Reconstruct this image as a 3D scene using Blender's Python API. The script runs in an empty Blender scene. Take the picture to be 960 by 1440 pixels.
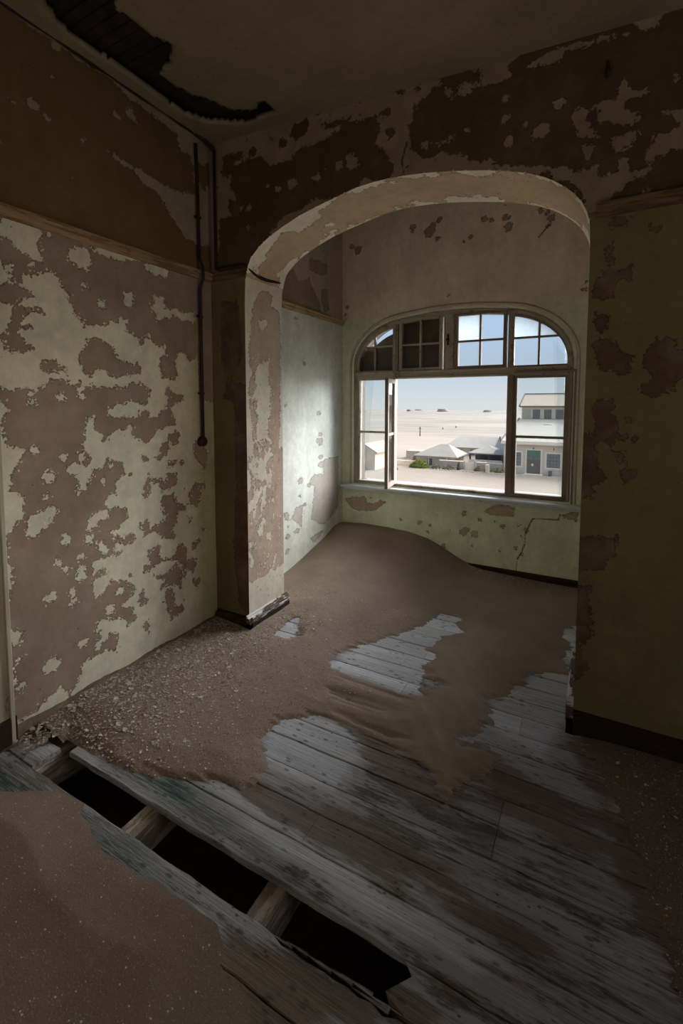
import bpy, bmesh, math, random
import numpy as np
from mathutils import Vector, Matrix
random.seed(7); rng = np.random.default_rng(7)
PI = math.pi
SC = bpy.context.scene
COL = SC.collection

# ------------------------------------------------------------------ camera, sky, sun, exposure
EYE = 1.55
F_PX, PP_Y, YAW, PITCH = 645.0, 613.0, math.radians(28.701), math.radians(3.991)
cam = bpy.data.objects.new('camera', bpy.data.cameras.new('camera'))
COL.objects.link(cam); SC.camera = cam
cam.location = (0, 0, EYE)
cam.rotation_euler = (PI/2 - PITCH, 0, YAW)
cam.data.sensor_fit = 'HORIZONTAL'; cam.data.sensor_width = 36
cam.data.lens = 36*F_PX/960
cam.data.shift_y = -(720-PP_Y)/960
cam.data.clip_start = .02; cam.data.clip_end = 3000

SC.view_settings.view_transform = 'Standard'
SC.view_settings.look = 'None'
SC.view_settings.exposure = 0.0
SC.view_settings.gamma = 1.0
try: SC.view_settings.use_curve_mapping = False
except Exception: pass

SKY_STRENGTH = 1.0
world = bpy.data.worlds.new('sky'); SC.world = world; world.use_nodes = True
wt = world.node_tree; wt.nodes.clear()
wo = wt.nodes.new('ShaderNodeOutputWorld'); wb = wt.nodes.new('ShaderNodeBackground')
wg = wt.nodes.new('ShaderNodeTexCoord'); wsx = wt.nodes.new('ShaderNodeSeparateXYZ'); wr = wt.nodes.new('ShaderNodeValToRGB')
wt.links.new(wg.outputs['Generated'], wsx.inputs[0]); wt.links.new(wsx.outputs['Z'], wr.inputs[0])
wt.links.new(wr.outputs[0], wb.inputs[0]); wt.links.new(wb.outputs[0], wo.inputs[0])
cr = wr.color_ramp
cr.elements[0].position = 0.0; cr.elements[0].color = (.70, .735, .75, 1)
cr.elements[1].position = 1.0; cr.elements[1].color = (.30, .47, .85, 1)
for p_, c_ in ((.03, (.62, .70, .76)), (.09, (.50, .63, .78)), (.15, (.53, .68, .92)), (.22, (.52, .70, .97)), (.45, (.42, .60, .92))):
    e_ = cr.elements.new(p_); e_.color = (*c_, 1)
wb.inputs[1].default_value = SKY_STRENGTH

def sun(name, azim, elev, energy, angle, color):
    """azim: degrees clockwise from +Y (towards +X), where the light comes FROM"""
    l = bpy.data.lights.new(name, 'SUN'); l.energy = energy; l.angle = math.radians(angle); l.color = color
    o = bpy.data.objects.new(name, l); COL.objects.link(o)
    a, e = math.radians(azim), math.radians(elev)
    d = Vector((math.sin(a)*math.cos(e), math.cos(a)*math.cos(e), math.sin(e)))
    o.rotation_euler = d.to_track_quat('Z', 'Y').to_euler(); o.location = d*30 + Vector((0, 0, 20))
    return o
sun('sun', 99, 62, 3.3, .6, (1, .93, .84))
sun('interior_fill_sun', 38, 8, 26, 78, (.95, .97, 1))  # broad extra sun lamp, added to lift the interior through the window

def area(name, loc, target, sx, sy, power, color, spread=180):
    l = bpy.data.lights.new(name, 'AREA'); l.shape = 'RECTANGLE'; l.size = sx; l.size_y = sy
    l.energy = power; l.color = color; l.spread = math.radians(spread)
    o = bpy.data.objects.new(name, l); COL.objects.link(o); o.location = loc
    o.rotation_euler = (Vector(target)-Vector(loc)).to_track_quat('-Z', 'Y').to_euler()
    return o
# fill lamp added at an opening in the right wall, outside the frame
area('added_room_fill', (2.75, 1.2, 1.45), (-2.2, 1.3, 1.35), 1.0, 1.7, 1.7, (1, .84, .62), 42)

# ------------------------------------------------------------------ photo measuring helper (true points on true planes)
_fw = np.array([-math.sin(YAW)*math.cos(PITCH), math.cos(YAW)*math.cos(PITCH), -math.sin(PITCH)])
_rt = np.array([math.cos(YAW), math.sin(YAW), 0.0]); _up = np.cross(_rt, _fw)
def on_plane(px, py, ax, v):
    d = _fw + _rt*(px-480)/F_PX + _up*(PP_Y-py)/F_PX
    o = np.array([0, 0, EYE]); t = (v-o[ax])/d[ax]
    return o + t*d
def poly(ax, v, pts, x0=0, y0=0, s=1.0):
    keep = [i for i in range(3) if i != ax]
    return np.array([on_plane(x0+x/s, y0+y/s, ax, v)[keep] for x, y in pts])

# ------------------------------------------------------------------ small tools
def tag(o, label=None, cat=None, group=None, kind=None):
    if label: o['label'] = label
    if cat: o['category'] = cat
    if group: o['group'] = group
    if kind: o['kind'] = kind
    return o
def empty(name, loc=(0, 0, 0), rz=0, parent=None):
    o = bpy.data.objects.new(name, None); COL.objects.link(o); o.location = loc; o.rotation_euler = (0, 0, rz)
    o.empty_display_size = .1
    if parent: o.parent = parent
    return o
def link_mesh(name, me, mat=None, parent=None):
    o = bpy.data.objects.new(name, me); COL.objects.link(o)
    if mat: me.materials.append(mat)
    if parent: o.parent = parent
    return o
def np_mesh(name, V, Q, smooth=True, attrs=None):
    V = np.asarray(V, dtype=np.float32); Q = np.asarray(Q, dtype=np.int32)
    me = bpy.data.meshes.new(name); n = Q.shape[1]
    me.vertices.add(len(V)); me.vertices.foreach_set('co', V.ravel())
    me.loops.add(Q.size); me.loops.foreach_set('vertex_index', Q.ravel())
    me.polygons.add(len(Q)); me.polygons.foreach_set('loop_start', np.arange(0, Q.size, n, dtype=np.int32))
    try: me.polygons.foreach_set('loop_total', np.full(len(Q), n, dtype=np.int32))
    except Exception: pass
    me.polygons.foreach_set('use_smooth', np.full(len(Q), smooth))
    for k, a in (attrs or {}).items():
        at = me.attributes.new(k, 'FLOAT', 'POINT'); at.data.foreach_set('value', np.asarray(a, dtype=np.float32))
    me.update(calc_edges=True); me.validate()
    return me
class MB:
    """collects boxes, tubes and extrusions, then links ONE mesh"""
    def __init__(s): s.v = []; s.f = []
    def add(s, v, f):
        b = len(s.v); s.v += [tuple(p) for p in v]; s.f += [tuple(i+b for i in q) for q in f]; return s
    def box(s, x0, x1, y0, y1, z0, z1, M=None):
        v = [Vector(p) for p in ((x0,y0,z0),(x1,y0,z0),(x1,y1,z0),(x0,y1,z0),(x0,y0,z1),(x1,y0,z1),(x1,y1,z1),(x0,y1,z1))]
        if M: v = [M @ p for p in v]
        return s.add(v, [(0,3,2,1),(4,5,6,7),(0,1,5,4),(1,2,6,5),(2,3,7,6),(3,0,4,7)])
    def tube(s, pts, r, n=8, cap=True):
        pts = [Vector(p) for p in pts]; rings = []; up = None
        rr = r if hasattr(r, '__len__') else [r]*len(pts)
        for i, p in enumerate(pts):
            d = (pts[min(i+1, len(pts)-1)]-pts[max(i-1, 0)]).normalized()
            if up is None: up = Vector((0,0,1)) if abs(d.z) < .9 else Vector((1,0,0))
            a = d.cross(up).normalized(); b = d.cross(a).normalized(); up = -b if False else up
            rings.append([p + (a*math.cos(t*2*PI/n)+b*math.sin(t*2*PI/n))*rr[i] for t in range(n)])
        v = [q for R in rings for q in R]; f = []
        for i in range(len(pts)-1):
            for t in range(n): f.append((i*n+t, i*n+(t+1)%n, (i+1)*n+(t+1)%n, (i+1)*n+t))
        if cap: f += [tuple(reversed(range(n))), tuple((len(pts)-1)*n+t for t in range(n))]
        return s.add(v, f)
    def sweep(s, prof, path, closed=False, cap=True):
        """prof: list of 3D-offset pairs per path node: prof[i][k]"""
        n = len(prof[0]); v = [p for P in prof for p in P]; f = []
        for i in range(len(prof)-1):
            for t in range(n): f.append((i*n+t, i*n+(t+1)%n, (i+1)*n+(t+1)%n, (i+1)*n+t))
        if cap: f += [tuple(reversed(range(n))), tuple((len(prof)-1)*n+t for t in range(n))]
        return s.add(v, f)
    def prism(s, pts, ax, a, b):
        """polygon pts (2D in the two other axes) extruded along ax from a to b"""
        def P(p, w):
            q = list(p); q.insert(ax, w); return q
        n = len(pts); v = [P(p, a) for p in pts]+[P(p, b) for p in pts]
        f = [tuple(range(n)), tuple(reversed(range(n, 2*n)))]+[(i, i+n, (i+1)%n+n, (i+1)%n) for i in range(n)]
        return s.add(v, f)
    def build(s, name, mat, parent=None, bevel=0, smooth=False, seg=1):
        me = bpy.data.meshes.new(name); me.from_pydata([tuple(p) for p in s.v], [], s.f); 
        bm = bmesh.new(); bm.from_mesh(me); bmesh.ops.recalc_face_normals(bm, faces=bm.faces)
        if bevel: bmesh.ops.bevel(bm, geom=[e for e in bm.edges if e.calc_face_angle(0) > .6], offset=bevel, segments=seg, affect='EDGES', profile=.6)
        bm.to_mesh(me); bm.free()
        if smooth: me.polygons.foreach_set('use_smooth', [True]*len(me.polygons))
        return link_mesh(name, me, mat, parent)
def sdf_poly(P, poly_):
    """signed distance, positive inside; P (N,2)"""
    A = np.asarray(poly_); Bv = np.roll(A, -1, axis=0)
    d2 = np.full(len(P), 1e9); inside = np.zeros(len(P), bool)
    for (ax_, ay), (bx, by) in zip(A, Bv):
        ex, ey = bx-ax_, by-ay; L = ex*ex+ey*ey+1e-12
        wx, wy = P[:,0]-ax_, P[:,1]-ay
        t = np.clip((wx*ex+wy*ey)/L, 0, 1)
        d2 = np.minimum(d2, (wx-ex*t)**2+(wy-ey*t)**2)
        c = (ay > P[:,1]) != (by > P[:,1])
        if abs(by-ay) > 1e-9:
            inside ^= c & (P[:,0] < ex*(P[:,1]-ay)/(by-ay)+ax_)
    d = np.sqrt(d2); return np.where(inside, d, -d)
def sdf_line(P, pts):
    d2 = np.full(len(P), 1e9)
    for (a, b), (c, d) in zip(pts[:-1], pts[1:]):
        ex, ey = c-a, d-b; L = ex*ex+ey*ey+1e-12
        wx, wy = P[:,0]-a, P[:,1]-b; t = np.clip((wx*ex+wy*ey)/L, 0, 1)
        d2 = np.minimum(d2, (wx-ex*t)**2+(wy-ey*t)**2)
    return np.sqrt(d2)
def vnoise(P, scale, seed=0, octaves=4):
    """2D value noise, about -1..1"""
    r = np.random.default_rng(seed); T = r.random((256, 256)); out = np.zeros(len(P)); amp = 1; tot = 0; s = scale
    for o in range(octaves):
        X = P[:,0]*s+17.3*o; Y = P[:,1]*s+5.1*o
        xi = np.floor(X).astype(int); yi = np.floor(Y).astype(int); fx = X-xi; fy = Y-yi
        fx = fx*fx*(3-2*fx); fy = fy*fy*(3-2*fy)
        g = lambda a, b: T[(xi+a) & 255, (yi+b) & 255]
        out += amp*((g(0,0)*(1-fx)+g(1,0)*fx)*(1-fy)+(g(0,1)*(1-fx)+g(1,1)*fx)*fy); tot += amp; amp *= .5; s *= 2
    return out/tot*2-1

# ------------------------------------------------------------------ node helpers
class NT:
    def __init__(s, name):
        s.m = bpy.data.materials.new(name); s.m.use_nodes = True; s.t = s.m.node_tree; s.t.nodes.clear()
        s.out = s.n('ShaderNodeOutputMaterial'); s.p = s.n('ShaderNodeBsdfPrincipled'); s.l(s.p.outputs[0], s.out.inputs[0])
        s.p.inputs['Roughness'].default_value = .9
        try: s.p.inputs['Specular IOR Level'].default_value = .2
        except Exception: pass
        s.pos = s.n('ShaderNodeNewGeometry').outputs['Position']
    def n(s, t): return s.t.nodes.new(t)
    def l(s, a, b): s.t.links.new(a, b)
    def set(s, inp, v):
        if hasattr(v, 'is_output') or hasattr(v, 'links'): s.l(v, inp)
        elif isinstance(v, tuple) and len(v) == 3 and inp.type == 'RGBA': inp.default_value = (*v, 1)
        else: inp.default_value = v
    def noise(s, scale, detail=4, rough=.55, vec=None, stretch=None, dist=0):
        q = s.n('ShaderNodeTexNoise'); q.inputs['Scale'].default_value = scale; q.inputs['Detail'].default_value = detail
        q.inputs['Roughness'].default_value = rough; q.inputs['Distortion'].default_value = dist
        v = vec or s.pos
        if stretch:
            mp = s.n('ShaderNodeMapping'); mp.inputs['Scale'].default_value = stretch; s.l(v, mp.inputs[0]); v = mp.outputs[0]
        s.l(v, q.inputs['Vector']); return q.outputs['Fac']
    def voro(s, scale, feature='F1', stretch=None, out='Distance', vec=None):
        q = s.n('ShaderNodeTexVoronoi'); q.feature = feature; q.inputs['Scale'].default_value = scale; v = vec or s.pos
        if stretch:
            mp = s.n('ShaderNodeMapping'); mp.inputs['Scale'].default_value = stretch; s.l(v, mp.inputs[0]); v = mp.outputs[0]
        s.l(v, q.inputs['Vector']); return q.outputs[out]
    def math(s, op, a, b=0.0, c=0.0):
        q = s.n('ShaderNodeMath'); q.operation = op; s.set(q.inputs[0], a); s.set(q.inputs[1], b); s.set(q.inputs[2], c); return q.outputs[0]
    def step(s, v, a, b, to0=0.0, to1=1.0, smooth=False):
        q = s.n('ShaderNodeMapRange'); q.interpolation_type = 'SMOOTHSTEP' if smooth else 'LINEAR'
        s.set(q.inputs[0], v); q.inputs[1].default_value = a; q.inputs[2].default_value = b; q.inputs[3].default_value = to0; q.inputs[4].default_value = to1
        return q.outputs[0]
    def mix(s, f, a, b, mode='MIX'):
        q = s.n('ShaderNodeMix'); q.data_type = 'RGBA'; q.blend_type = mode
        s.set(q.inputs[0], f); s.set(q.inputs[6], a); s.set(q.inputs[7], b); return q.outputs[2]
    def attr(s, name):
        q = s.n('ShaderNodeAttribute'); q.attribute_name = name; return q.outputs['Fac']
    def z(s, i=2):
        q = s.n('ShaderNodeSeparateXYZ'); s.l(s.pos, q.inputs[0]); return q.outputs[i]
    def bump(s, h, dist=.003, strength=1.0, prev=None):
        q = s.n('ShaderNodeBump'); q.inputs['Distance'].default_value = dist; q.inputs['Strength'].default_value = strength
        s.set(q.inputs['Height'], h)
        if prev is not None: s.l(prev, q.inputs['Normal'])
        s.l(q.outputs[0], s.p.inputs['Normal']); return q.outputs[0]
    def color(s, c): s.set(s.p.inputs['Base Color'], c)
    def rough(s, r): s.set(s.p.inputs['Roughness'], r)

def wall_mat(name, lowP, lowU, upP, upU, amp=.085, split=2.385, blur=.004, corner=None):
    s = NT(name)
    f = s.attr('paint'); n1 = s.noise(14, 7, .62); n2 = s.noise(75, 4, .6)
    f = s.math('ADD', f, s.math('MULTIPLY', s.math('SUBTRACT', n1, .5), amp))
    f = s.math('ADD', f, s.math('MULTIPLY', s.math('SUBTRACT', n2, .5), amp*.45))
    vcol = s.n('ShaderNodeSeparateColor'); s.l(s.voro(62, out='Color'), vcol.inputs[0])
    f = s.math('ADD', f, s.math('MULTIPLY', s.math('SUBTRACT', vcol.outputs[0], .5), amp*.16))
    pk = s.step(f, -.0012, .0012)
    v1 = s.step(s.noise(2.2, 6, .6), .3, .7, .84, 1.12); v2 = s.step(s.noise(22, 5, .7), .25, .75, .86, 1.1)
    v3 = s.step(s.noise(3, 4, .6, stretch=(3, 3, .35)), .3, .7, .92, 1.06)
    zf = s.step(s.math('ADD', s.z(), s.math('MULTIPLY', s.math('SUBTRACT', n1, .5), blur*4)), split-blur, split+blur)
    P = s.mix(zf, lowP, upP); U = s.mix(zf, lowU, upU)
    if corner:      # olive tint: corner shade put into the paint, partly a different coat
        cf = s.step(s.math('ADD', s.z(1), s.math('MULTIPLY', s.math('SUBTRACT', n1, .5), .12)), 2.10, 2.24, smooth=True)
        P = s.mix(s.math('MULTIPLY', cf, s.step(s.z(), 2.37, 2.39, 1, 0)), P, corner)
    # plaster shows faint lighter trowel marks, paint shows grime
    U = s.mix(s.step(s.noise(6, 5, .65), .45, .75, 0, .35), U, s.mix(.5, U, (.62, .55, .45)))
    P = s.mix(s.step(s.noise(4, 6, .7), .52, .8, 0, .45), P, s.mix(.6, P, (.25, .19, .10)))
    c = s.mix(pk, U, P)
    g = s.math('MULTIPLY', v1, v2); g = s.math('MULTIPLY', g, v3)
    c = s.mix(1.0, c, g, 'MULTIPLY') if False else s.mix_mul(c, g)
    rim = s.math('MULTIPLY', s.step(f, -.006, -.0008), s.step(f, -.0006, .0004, 1, 0))
    c = s.mix(s.math('MULTIPLY', rim, .75), c, (.035, .028, .02))  # dark line along the torn edges, their shadow painted in
    # little nail holes and chips
    vo = s.voro(9); c = s.mix(s.step(vo, .028, .036, .8, 0), c, (.06, .045, .03))
    cr_ = s.math('ADD', s.attr('crack'), s.math('MULTIPLY', s.math('SUBTRACT', n2, .5), .012))
    ck = s.step(s.math('ABSOLUTE', cr_), .0035, .0075, 1, 0)
    c = s.mix(s.math('MULTIPLY', ck, .85), c, (.03, .025, .02))
    s.color(c)
    h = s.math('ADD', s.math('MULTIPLY', pk, 1.0), s.math('MULTIPLY', s.noise(40, 6, .7), .35))
    h = s.math('SUBTRACT', h, ck)
    s.bump(h, .0035, 1.0)
    return s.m
NT.mix_mul = lambda s, c, g: s.mix(1.0, c, g, 'MULTIPLY')

# colours (linear albedo)
GREEN_P = (.68, .63, .485); PINK_U = (.30, .215, .155); OCHRE_P = (.165, .098, .040); TAN_U = (.30, .235, .175)
M = {}
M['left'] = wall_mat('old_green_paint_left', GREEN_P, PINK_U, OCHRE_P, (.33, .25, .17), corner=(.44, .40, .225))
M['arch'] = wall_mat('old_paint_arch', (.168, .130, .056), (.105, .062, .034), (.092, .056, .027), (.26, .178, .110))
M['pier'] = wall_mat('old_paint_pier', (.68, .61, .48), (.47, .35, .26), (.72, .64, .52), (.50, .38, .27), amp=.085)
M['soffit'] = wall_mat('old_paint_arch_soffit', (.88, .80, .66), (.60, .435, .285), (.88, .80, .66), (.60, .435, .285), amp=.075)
M['bay'] = wall_mat('old_cyan_paint_bay', (.77, .77, .70), (.55, .47, .42), (.52, .43, .35), (.34, .26, .20), amp=.06)
M['winwall'] = wall_mat('old_paint_window_wall', (.68, .68, .50), (.44, .32, .24), (.76, .61, .48), (.34, .24, .17), amp=.075, blur=.05)

def simple(name, col, rough=.85, var=.15, nscale=8, bump=.0, bs=60, stretch=None, spec=.2, metal=0):
    s = NT(name)
    n = s.step(s.noise(nscale, 6, .65, stretch=stretch), .25, .75, 1-var, 1+var)
    s.color(s.mix_mul(col, n)); s.rough(rough); s.p.inputs['Metallic'].default_value = metal
    try: s.p.inputs['Specular IOR Level'].default_value = spec
    except Exception: pass
    if bump: s.bump(s.noise(bs, 5, .7, stretch=stretch), bump)
    return s.m
def worn_wood(name, paint, wood, amount=.5, stretch=(1, 1, 1), dark=(.05, .035, .025), scale=9):
    s = NT(name)
    n = s.noise(scale, 8, .7, stretch=stretch); g = s.noise(scale*3, 6, .75, stretch=stretch)
    f = s.step(s.math('ADD', s.math('MULTIPLY', n, .6), s.math('MULTIPLY', g, .4)), amount-.015, amount+.015)
    c = s.mix(f, paint, wood); c = s.mix(s.step(g, .62, .72, 0, .7), c, dark)
    c = s.mix_mul(c, s.step(s.noise(3, 4), .3, .7, .85, 1.1)); s.color(c)
    s.bump(s.math('ADD', s.math('MULTIPLY', f, -.5), s.math('MULTIPLY', g, .8)), .002)
    s.rough(.75); return s.m
M['frame'] = worn_wood('weathered_cream_frame', (.40, .335, .26), (.25, .18, .125), .56, (1, 1, 1))
M['frame_dark'] = worn_wood('weathered_brown_frame', (.235, .175, .135), (.30, .235, .18), .57)
M['sill'] = worn_wood('weathered_white_sill', (.62, .62, .62), (.38, .33, .28), .62, (.25, 1, 1))
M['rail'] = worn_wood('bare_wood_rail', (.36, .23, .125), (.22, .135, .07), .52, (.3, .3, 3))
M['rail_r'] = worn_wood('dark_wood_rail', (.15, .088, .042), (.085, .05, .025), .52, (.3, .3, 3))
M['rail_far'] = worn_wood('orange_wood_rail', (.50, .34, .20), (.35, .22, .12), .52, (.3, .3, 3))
M['skirt_white'] = worn_wood('flaking_white_skirting', (.62, .60, .57), (.10, .06, .045), .50, (.35, .35, 2.5))
M['skirt_dark'] = worn_wood('dark_skirting', (.028, .014, .010), (.06, .033, .022), .56, (.35, .35, 2))
M['rust'] = simple('dark_rusty_iron', (.035, .018, .013), .6, .4, 40, .001)
M['cable'] = simple('black_cable', (.02, .014, .01), .7, .3, 60)

# ceiling
def ceiling_mat():
    s = NT('stained_ceiling_plaster')
    c = s.mix(s.step(s.noise(1.6, 6, .6), .35, .7), (.205, .148, .082), (.30, .225, .135))
    c = s.mix_mul(c, s.step(s.noise(30, 5, .7), .2, .8, .85, 1.1)); c = s.mix(s.step(s.voro(7), .02, .05, .5, 0), c, (.05, .03, .02))
    s.color(c); s.bump(s.noise(60, 5, .7), .002); return s.m
M['ceiling'] = ceiling_mat()
M['lath'] = simple('dark_reed_lath', (.035, .022, .014), .95, .5, 12, .01, 25)  # one very dark brown for the laths and the deck above

# ------------------------------------------------------------------ room constants
XL, YA, YB, YW, XJ, XR, YO = -2.29, 2.35, 2.75, 4.20, -2.0, -.035, 4.455
RAILZ = 2.385
def CEILZ(x, y): return 3.285 - .055*np.clip(np.asarray(x)+2.29, 0, 3)

# paint maps --------------------------------------------------------------
LW, AW, WW = (0, XL), (1, YA), (1, YW)
def ops_apply(f, P, ops, plane):
    for op in ops:
        sg, kind, data = op[0], op[1], op[2]; tr = op[3] if len(op) > 3 else (0, 0, 1)
        if kind == 'p': d = sdf_poly(P, poly(*plane, data, *tr))
        else:
            d = np.full(len(P), -9.)
            for (x, y, r) in data:
                c0 = poly(*plane, [(x, y), (x+r, y), (x, y+r)], *tr)
                rx = max(.004, abs(c0[1]-c0[0]).max()); rz = max(.004, abs(c0[2]-c0[0]).max())
                d = np.maximum(d, (1-np.sqrt(((P[:,0]-c0[0,0])/rx)**2+((P[:,1]-c0[0,1])/rz)**2))*min(rx, rz))
        f = np.maximum(f, d+.004) if sg == '+' else np.minimum(f, -d)
    return f
T1, T2, T3, T4, T5, T6 = (0, 290, 6), (150, 340, 6), (0, 520, 6), (150, 560, 6), (0, 750, 4.8), (130, 760, 5.33)
LOW_LEFT = [
 ('-','p',[(-60,545),(10,545),(38,547),(62,545),(72,535),(83,532),(97,537),(102,543),(112,536),(113,547),(133,543),(157,545),(178,542),(200,539),(210,547),(212,560),(205,567),(187,565),(165,570),(155,577),(163,585),(178,587),(192,585),(195,578),(208,578),(210,587),(222,587),(224,578),(237,572),(243,582),(246,597),(233,602),(222,603),(218,610),(205,622),(185,613),(187,600),(180,595),(178,602),(170,603),(150,617),(145,618),(142,611),(132,608),(132,585),(123,590),(117,586),(120,597),(118,620),(120,633),(128,647),(123,655),(110,653),(103,650),(93,658),(95,665),(107,672),(112,680),(108,693),(122,687),(125,675),(133,662),(143,657),(150,647),(163,648),(173,653),(176,667),(162,675),(162,692),(152,700),(150,710),(162,711),(168,713),(177,718),(179,728),(167,743),(155,748),(160,758),(168,750),(175,758),(178,750),(190,754),(188,762),(173,767),(172,778),(163,787),(153,782),(149,788),(134,796),(134,803),(150,800),(158,797),(157,803),(154,809),(158,812),(164,820),(173,815),(188,822),(189,829),(181,842),(171,852),(186,856),(191,872),(181,880),(167,869),(158,872),(141,874),(136,880),(137,891),(149,889),(166,891),(164,904),(166,916),(149,914),(143,923),(135,923),(125,925),(117,931),(112,956),(98,979),(83,969),(77,979),(58,987),(52,1000),(27,1014),(19,1010),(10,998),(23,958),(15,937),(10,917),(8,875),(10,844),(15,829),(19,808),(8,792),(10,771),(6,756),(10,750),(22,740),(33,727),(30,708),(30,700),(17,690),(17,670),(25,647),(35,633),(23,627),(13,630),(5,620),(2,600),(10,578),(5,567),(-60,560)]),
 ('-','p',[(-60,270),(0,300),(150,345),(330,400),(330,565),(283,565),(278,502),(267,507),(260,498),(252,497),(246,503),(245,513),(251,525),(245,533),(233,533),(226,532),(228,522),(223,512),(223,503),(235,500),(232,485),(223,487),(217,483),(208,470),(203,473),(198,487),(190,473),(177,463),(179,452),(169,448),(168,455),(157,452),(142,460),(120,457),(117,450),(103,440),(102,430),(92,422),(98,412),(88,403),(82,393),(73,384),(67,385),(52,386),(33,390),(35,400),(20,398),(33,405),(48,413),(48,420),(35,420),(25,427),(33,430),(50,430),(63,442),(48,437),(45,443),(32,450),(30,455),(43,457),(37,465),(23,463),(30,472),(42,485),(46,492),(38,497),(20,496),(8,492),(3,478),(-60,478)]),
 ('+','p',[(0,80),(100,100),(300,165),(400,240),(330,275),(310,300),(345,350),(330,440),(270,430),(170,380),(90,300),(60,265),(-60,255)],T1),
 ('+','p',[(-60,460),(60,490),(95,490),(105,530),(80,560),(95,585),(40,640),(-60,650)],T1),
 ('+','p',[(-60,810),(60,830),(100,860),(80,960),(40,1060),(-60,1090)],T1),
 ('+','p',[(570,400),(610,380),(640,350),(700,360),(750,400),(760,450),(740,530),(650,500),(590,460)],T1),
 ('+','p',[(780,330),(960,380),(1100,420),(1200,460),(1100,450),(960,440),(900,420),(780,380)],T1),
 ('+','p',[(355,545),(410,530),(405,460),(460,480),(490,520),(495,565),(590,580),(620,600),(700,600),(740,590),(740,690),(700,660),(560,630),(500,640),(440,670),(420,650),(420,600)],T2),
 ('+','p',[(150,440),(200,440),(220,480),(215,560),(160,520)],T2),
 ('+','p',[(330,180),(470,210),(510,250),(490,290),(400,260),(330,220)],T2),
 ('+','c',[(720,675,18),(855,830,28),(260,500,14)],T1),
 ('+','c',[(265,205,14),(265,265,22),(520,240,20),(295,675,25),(540,745,16),(415,905,48),(395,1070,18),(930,345,20),(690,740,25),(935,820,16),(690,230,14),(870,938,10),(550,1425,20)],T3),
 ('+','p',[(250,1240),(350,1200),(430,1150),(470,1190),(430,1260),(330,1370),(270,1425),(245,1380),(240,1290)],T3),
 ('+','p',[(740,1340),(750,1260),(800,1220),(900,1190),(910,1230),(820,1270),(815,1335),(775,1310)],T3),
 ('+','p',[(890,1100),(960,1050),(1000,1100),(960,1160),(920,1150)],T3),
 ('+','c',[(440,40,20),(605,40,26),(540,160,18),(390,190,15),(445,250,15),(545,240,24),(550,290,22),(490,400,25),(490,465,25),(320,445,9),(345,428,9),(560,745,18),(740,520,27),(340,895,38),(105,700,45),(140,1040,22),(135,848,9)],T5),
 ('+','p',[(640,60),(690,60),(725,120),(700,135),(660,95)],T5),
 ('+','p',[(620,325),(690,295),(750,280),(735,340),(705,390),(650,425),(635,350)],T5),
 ('+','p',[(650,610),(710,590),(690,640),(740,650),(720,700),(680,750),(660,780),(650,760),(680,700),(650,660)],T5),
 ('+','p',[(730,160),(768,150),(800,290),(745,280),(700,220),(640,260),(640,200)],T5),
 ('+','p',[(20,10),(80,20),(85,85),(60,60)],T6), ('+','c',[(190,55,26),(205,380,22)],T6),
 ('-','p',[(370,1300),(460,1290),(540,1350),(560,1390),(510,1410),(400,1390),(350,1370)],T1),
 ('-','p',[(125,477),(138,472),(150,480),(157,485),(163,500),(168,507),(183,510),(195,513),(197,525),(183,528),(168,533),(150,525),(133,520),(128,527),(118,525),(112,512),(110,497)]),
 ('-','p',[(510,1230),(560,1280),(640,1290),(650,1330),(560,1370),(450,1440),(470,1380),(520,1360)],T2),
 ('-','p',[(510,300),(610,280),(640,270),(630,300),(600,330),(590,390),(530,380),(540,430),(490,475),(450,450),(470,380),(500,360)],T4),
 ('-','p',[(300,480),(370,500),(460,470),(460,520),(380,510),(330,545),(290,520)],T4),
 ('-','p',[(500,530),(590,520),(580,560),(520,580)],T4),
 ('-','p',[(360,630),(380,670),(470,670),(480,710),(520,640),(600,640),(600,700),(540,760),(480,790),(430,720),(370,710),(340,830),(310,850),(310,780),(330,690)],T4),
 ('-','p',[(460,830),(570,800),(590,880),(640,890),(690,890),(680,930),(600,970),(590,1050),(540,1130),(580,1160),(560,1200),(450,1160),(400,1140),(320,1170),(280,1060),(340,1020),(370,1090),(440,1050),(500,1000),(470,950)],T4),
 ('-','p',[(710,1340),(770,1350),(760,1400),(740,1440),(690,1440)],T4),
 ('-','p',[(740,350),(850,440),(850,500),(820,600),(800,560),(750,500),(730,440)],T4),
 ('-','p',[(750,710),(830,700),(830,740),(780,760),(790,820),(760,910),(710,930),(700,820),(720,760)],T4),
 ('-','p',[(690,1000),(720,1010),(700,1060)],T4), ('-','p',[(720,1220),(790,1190),(790,1230),(720,1280)],T4),
 ('-','p',[(420,80),(500,30),(510,150),(620,100),(650,30),(710,40),(710,200),(690,280),(670,150),(580,150),(500,160),(430,240),(390,230),(390,190),(420,180)],T6),
 ('-','p',[(710,130),(780,130),(790,170),(750,265),(710,200)],T6),
 ('-','p',[(450,260),(540,255),(600,200),(630,165),(670,250),(670,320),(670,360),(600,330),(540,350),(500,380),(500,345),(560,300),(500,300)],T6),
 ('-','p',[(540,380),(590,350),(620,480),(650,500),(690,420),(670,530),(600,590),(570,570),(560,500),(530,460)],T6),
 ('-','p',[(370,360),(400,390),(380,440),(420,440),(410,470),(350,490),(335,450)],T6),
 ('-','p',[(270,240),(320,250),(310,290),(270,270)],T6), ('-','p',[(390,600),(420,590),(440,640),(400,675),(370,660)],T6),
 ('-','p',[(420,690),(428,720),(410,740)],T6), ('-','p',[(750,290),(800,290),(790,340),(750,330)],T6),
 ('-','c',[(495,700,9),(205,640,9),(640,540,10),(650,765,9),(815,1105,14),(180,460,10)],T4),
]
U1 = (0, 0, 3.2)
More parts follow.
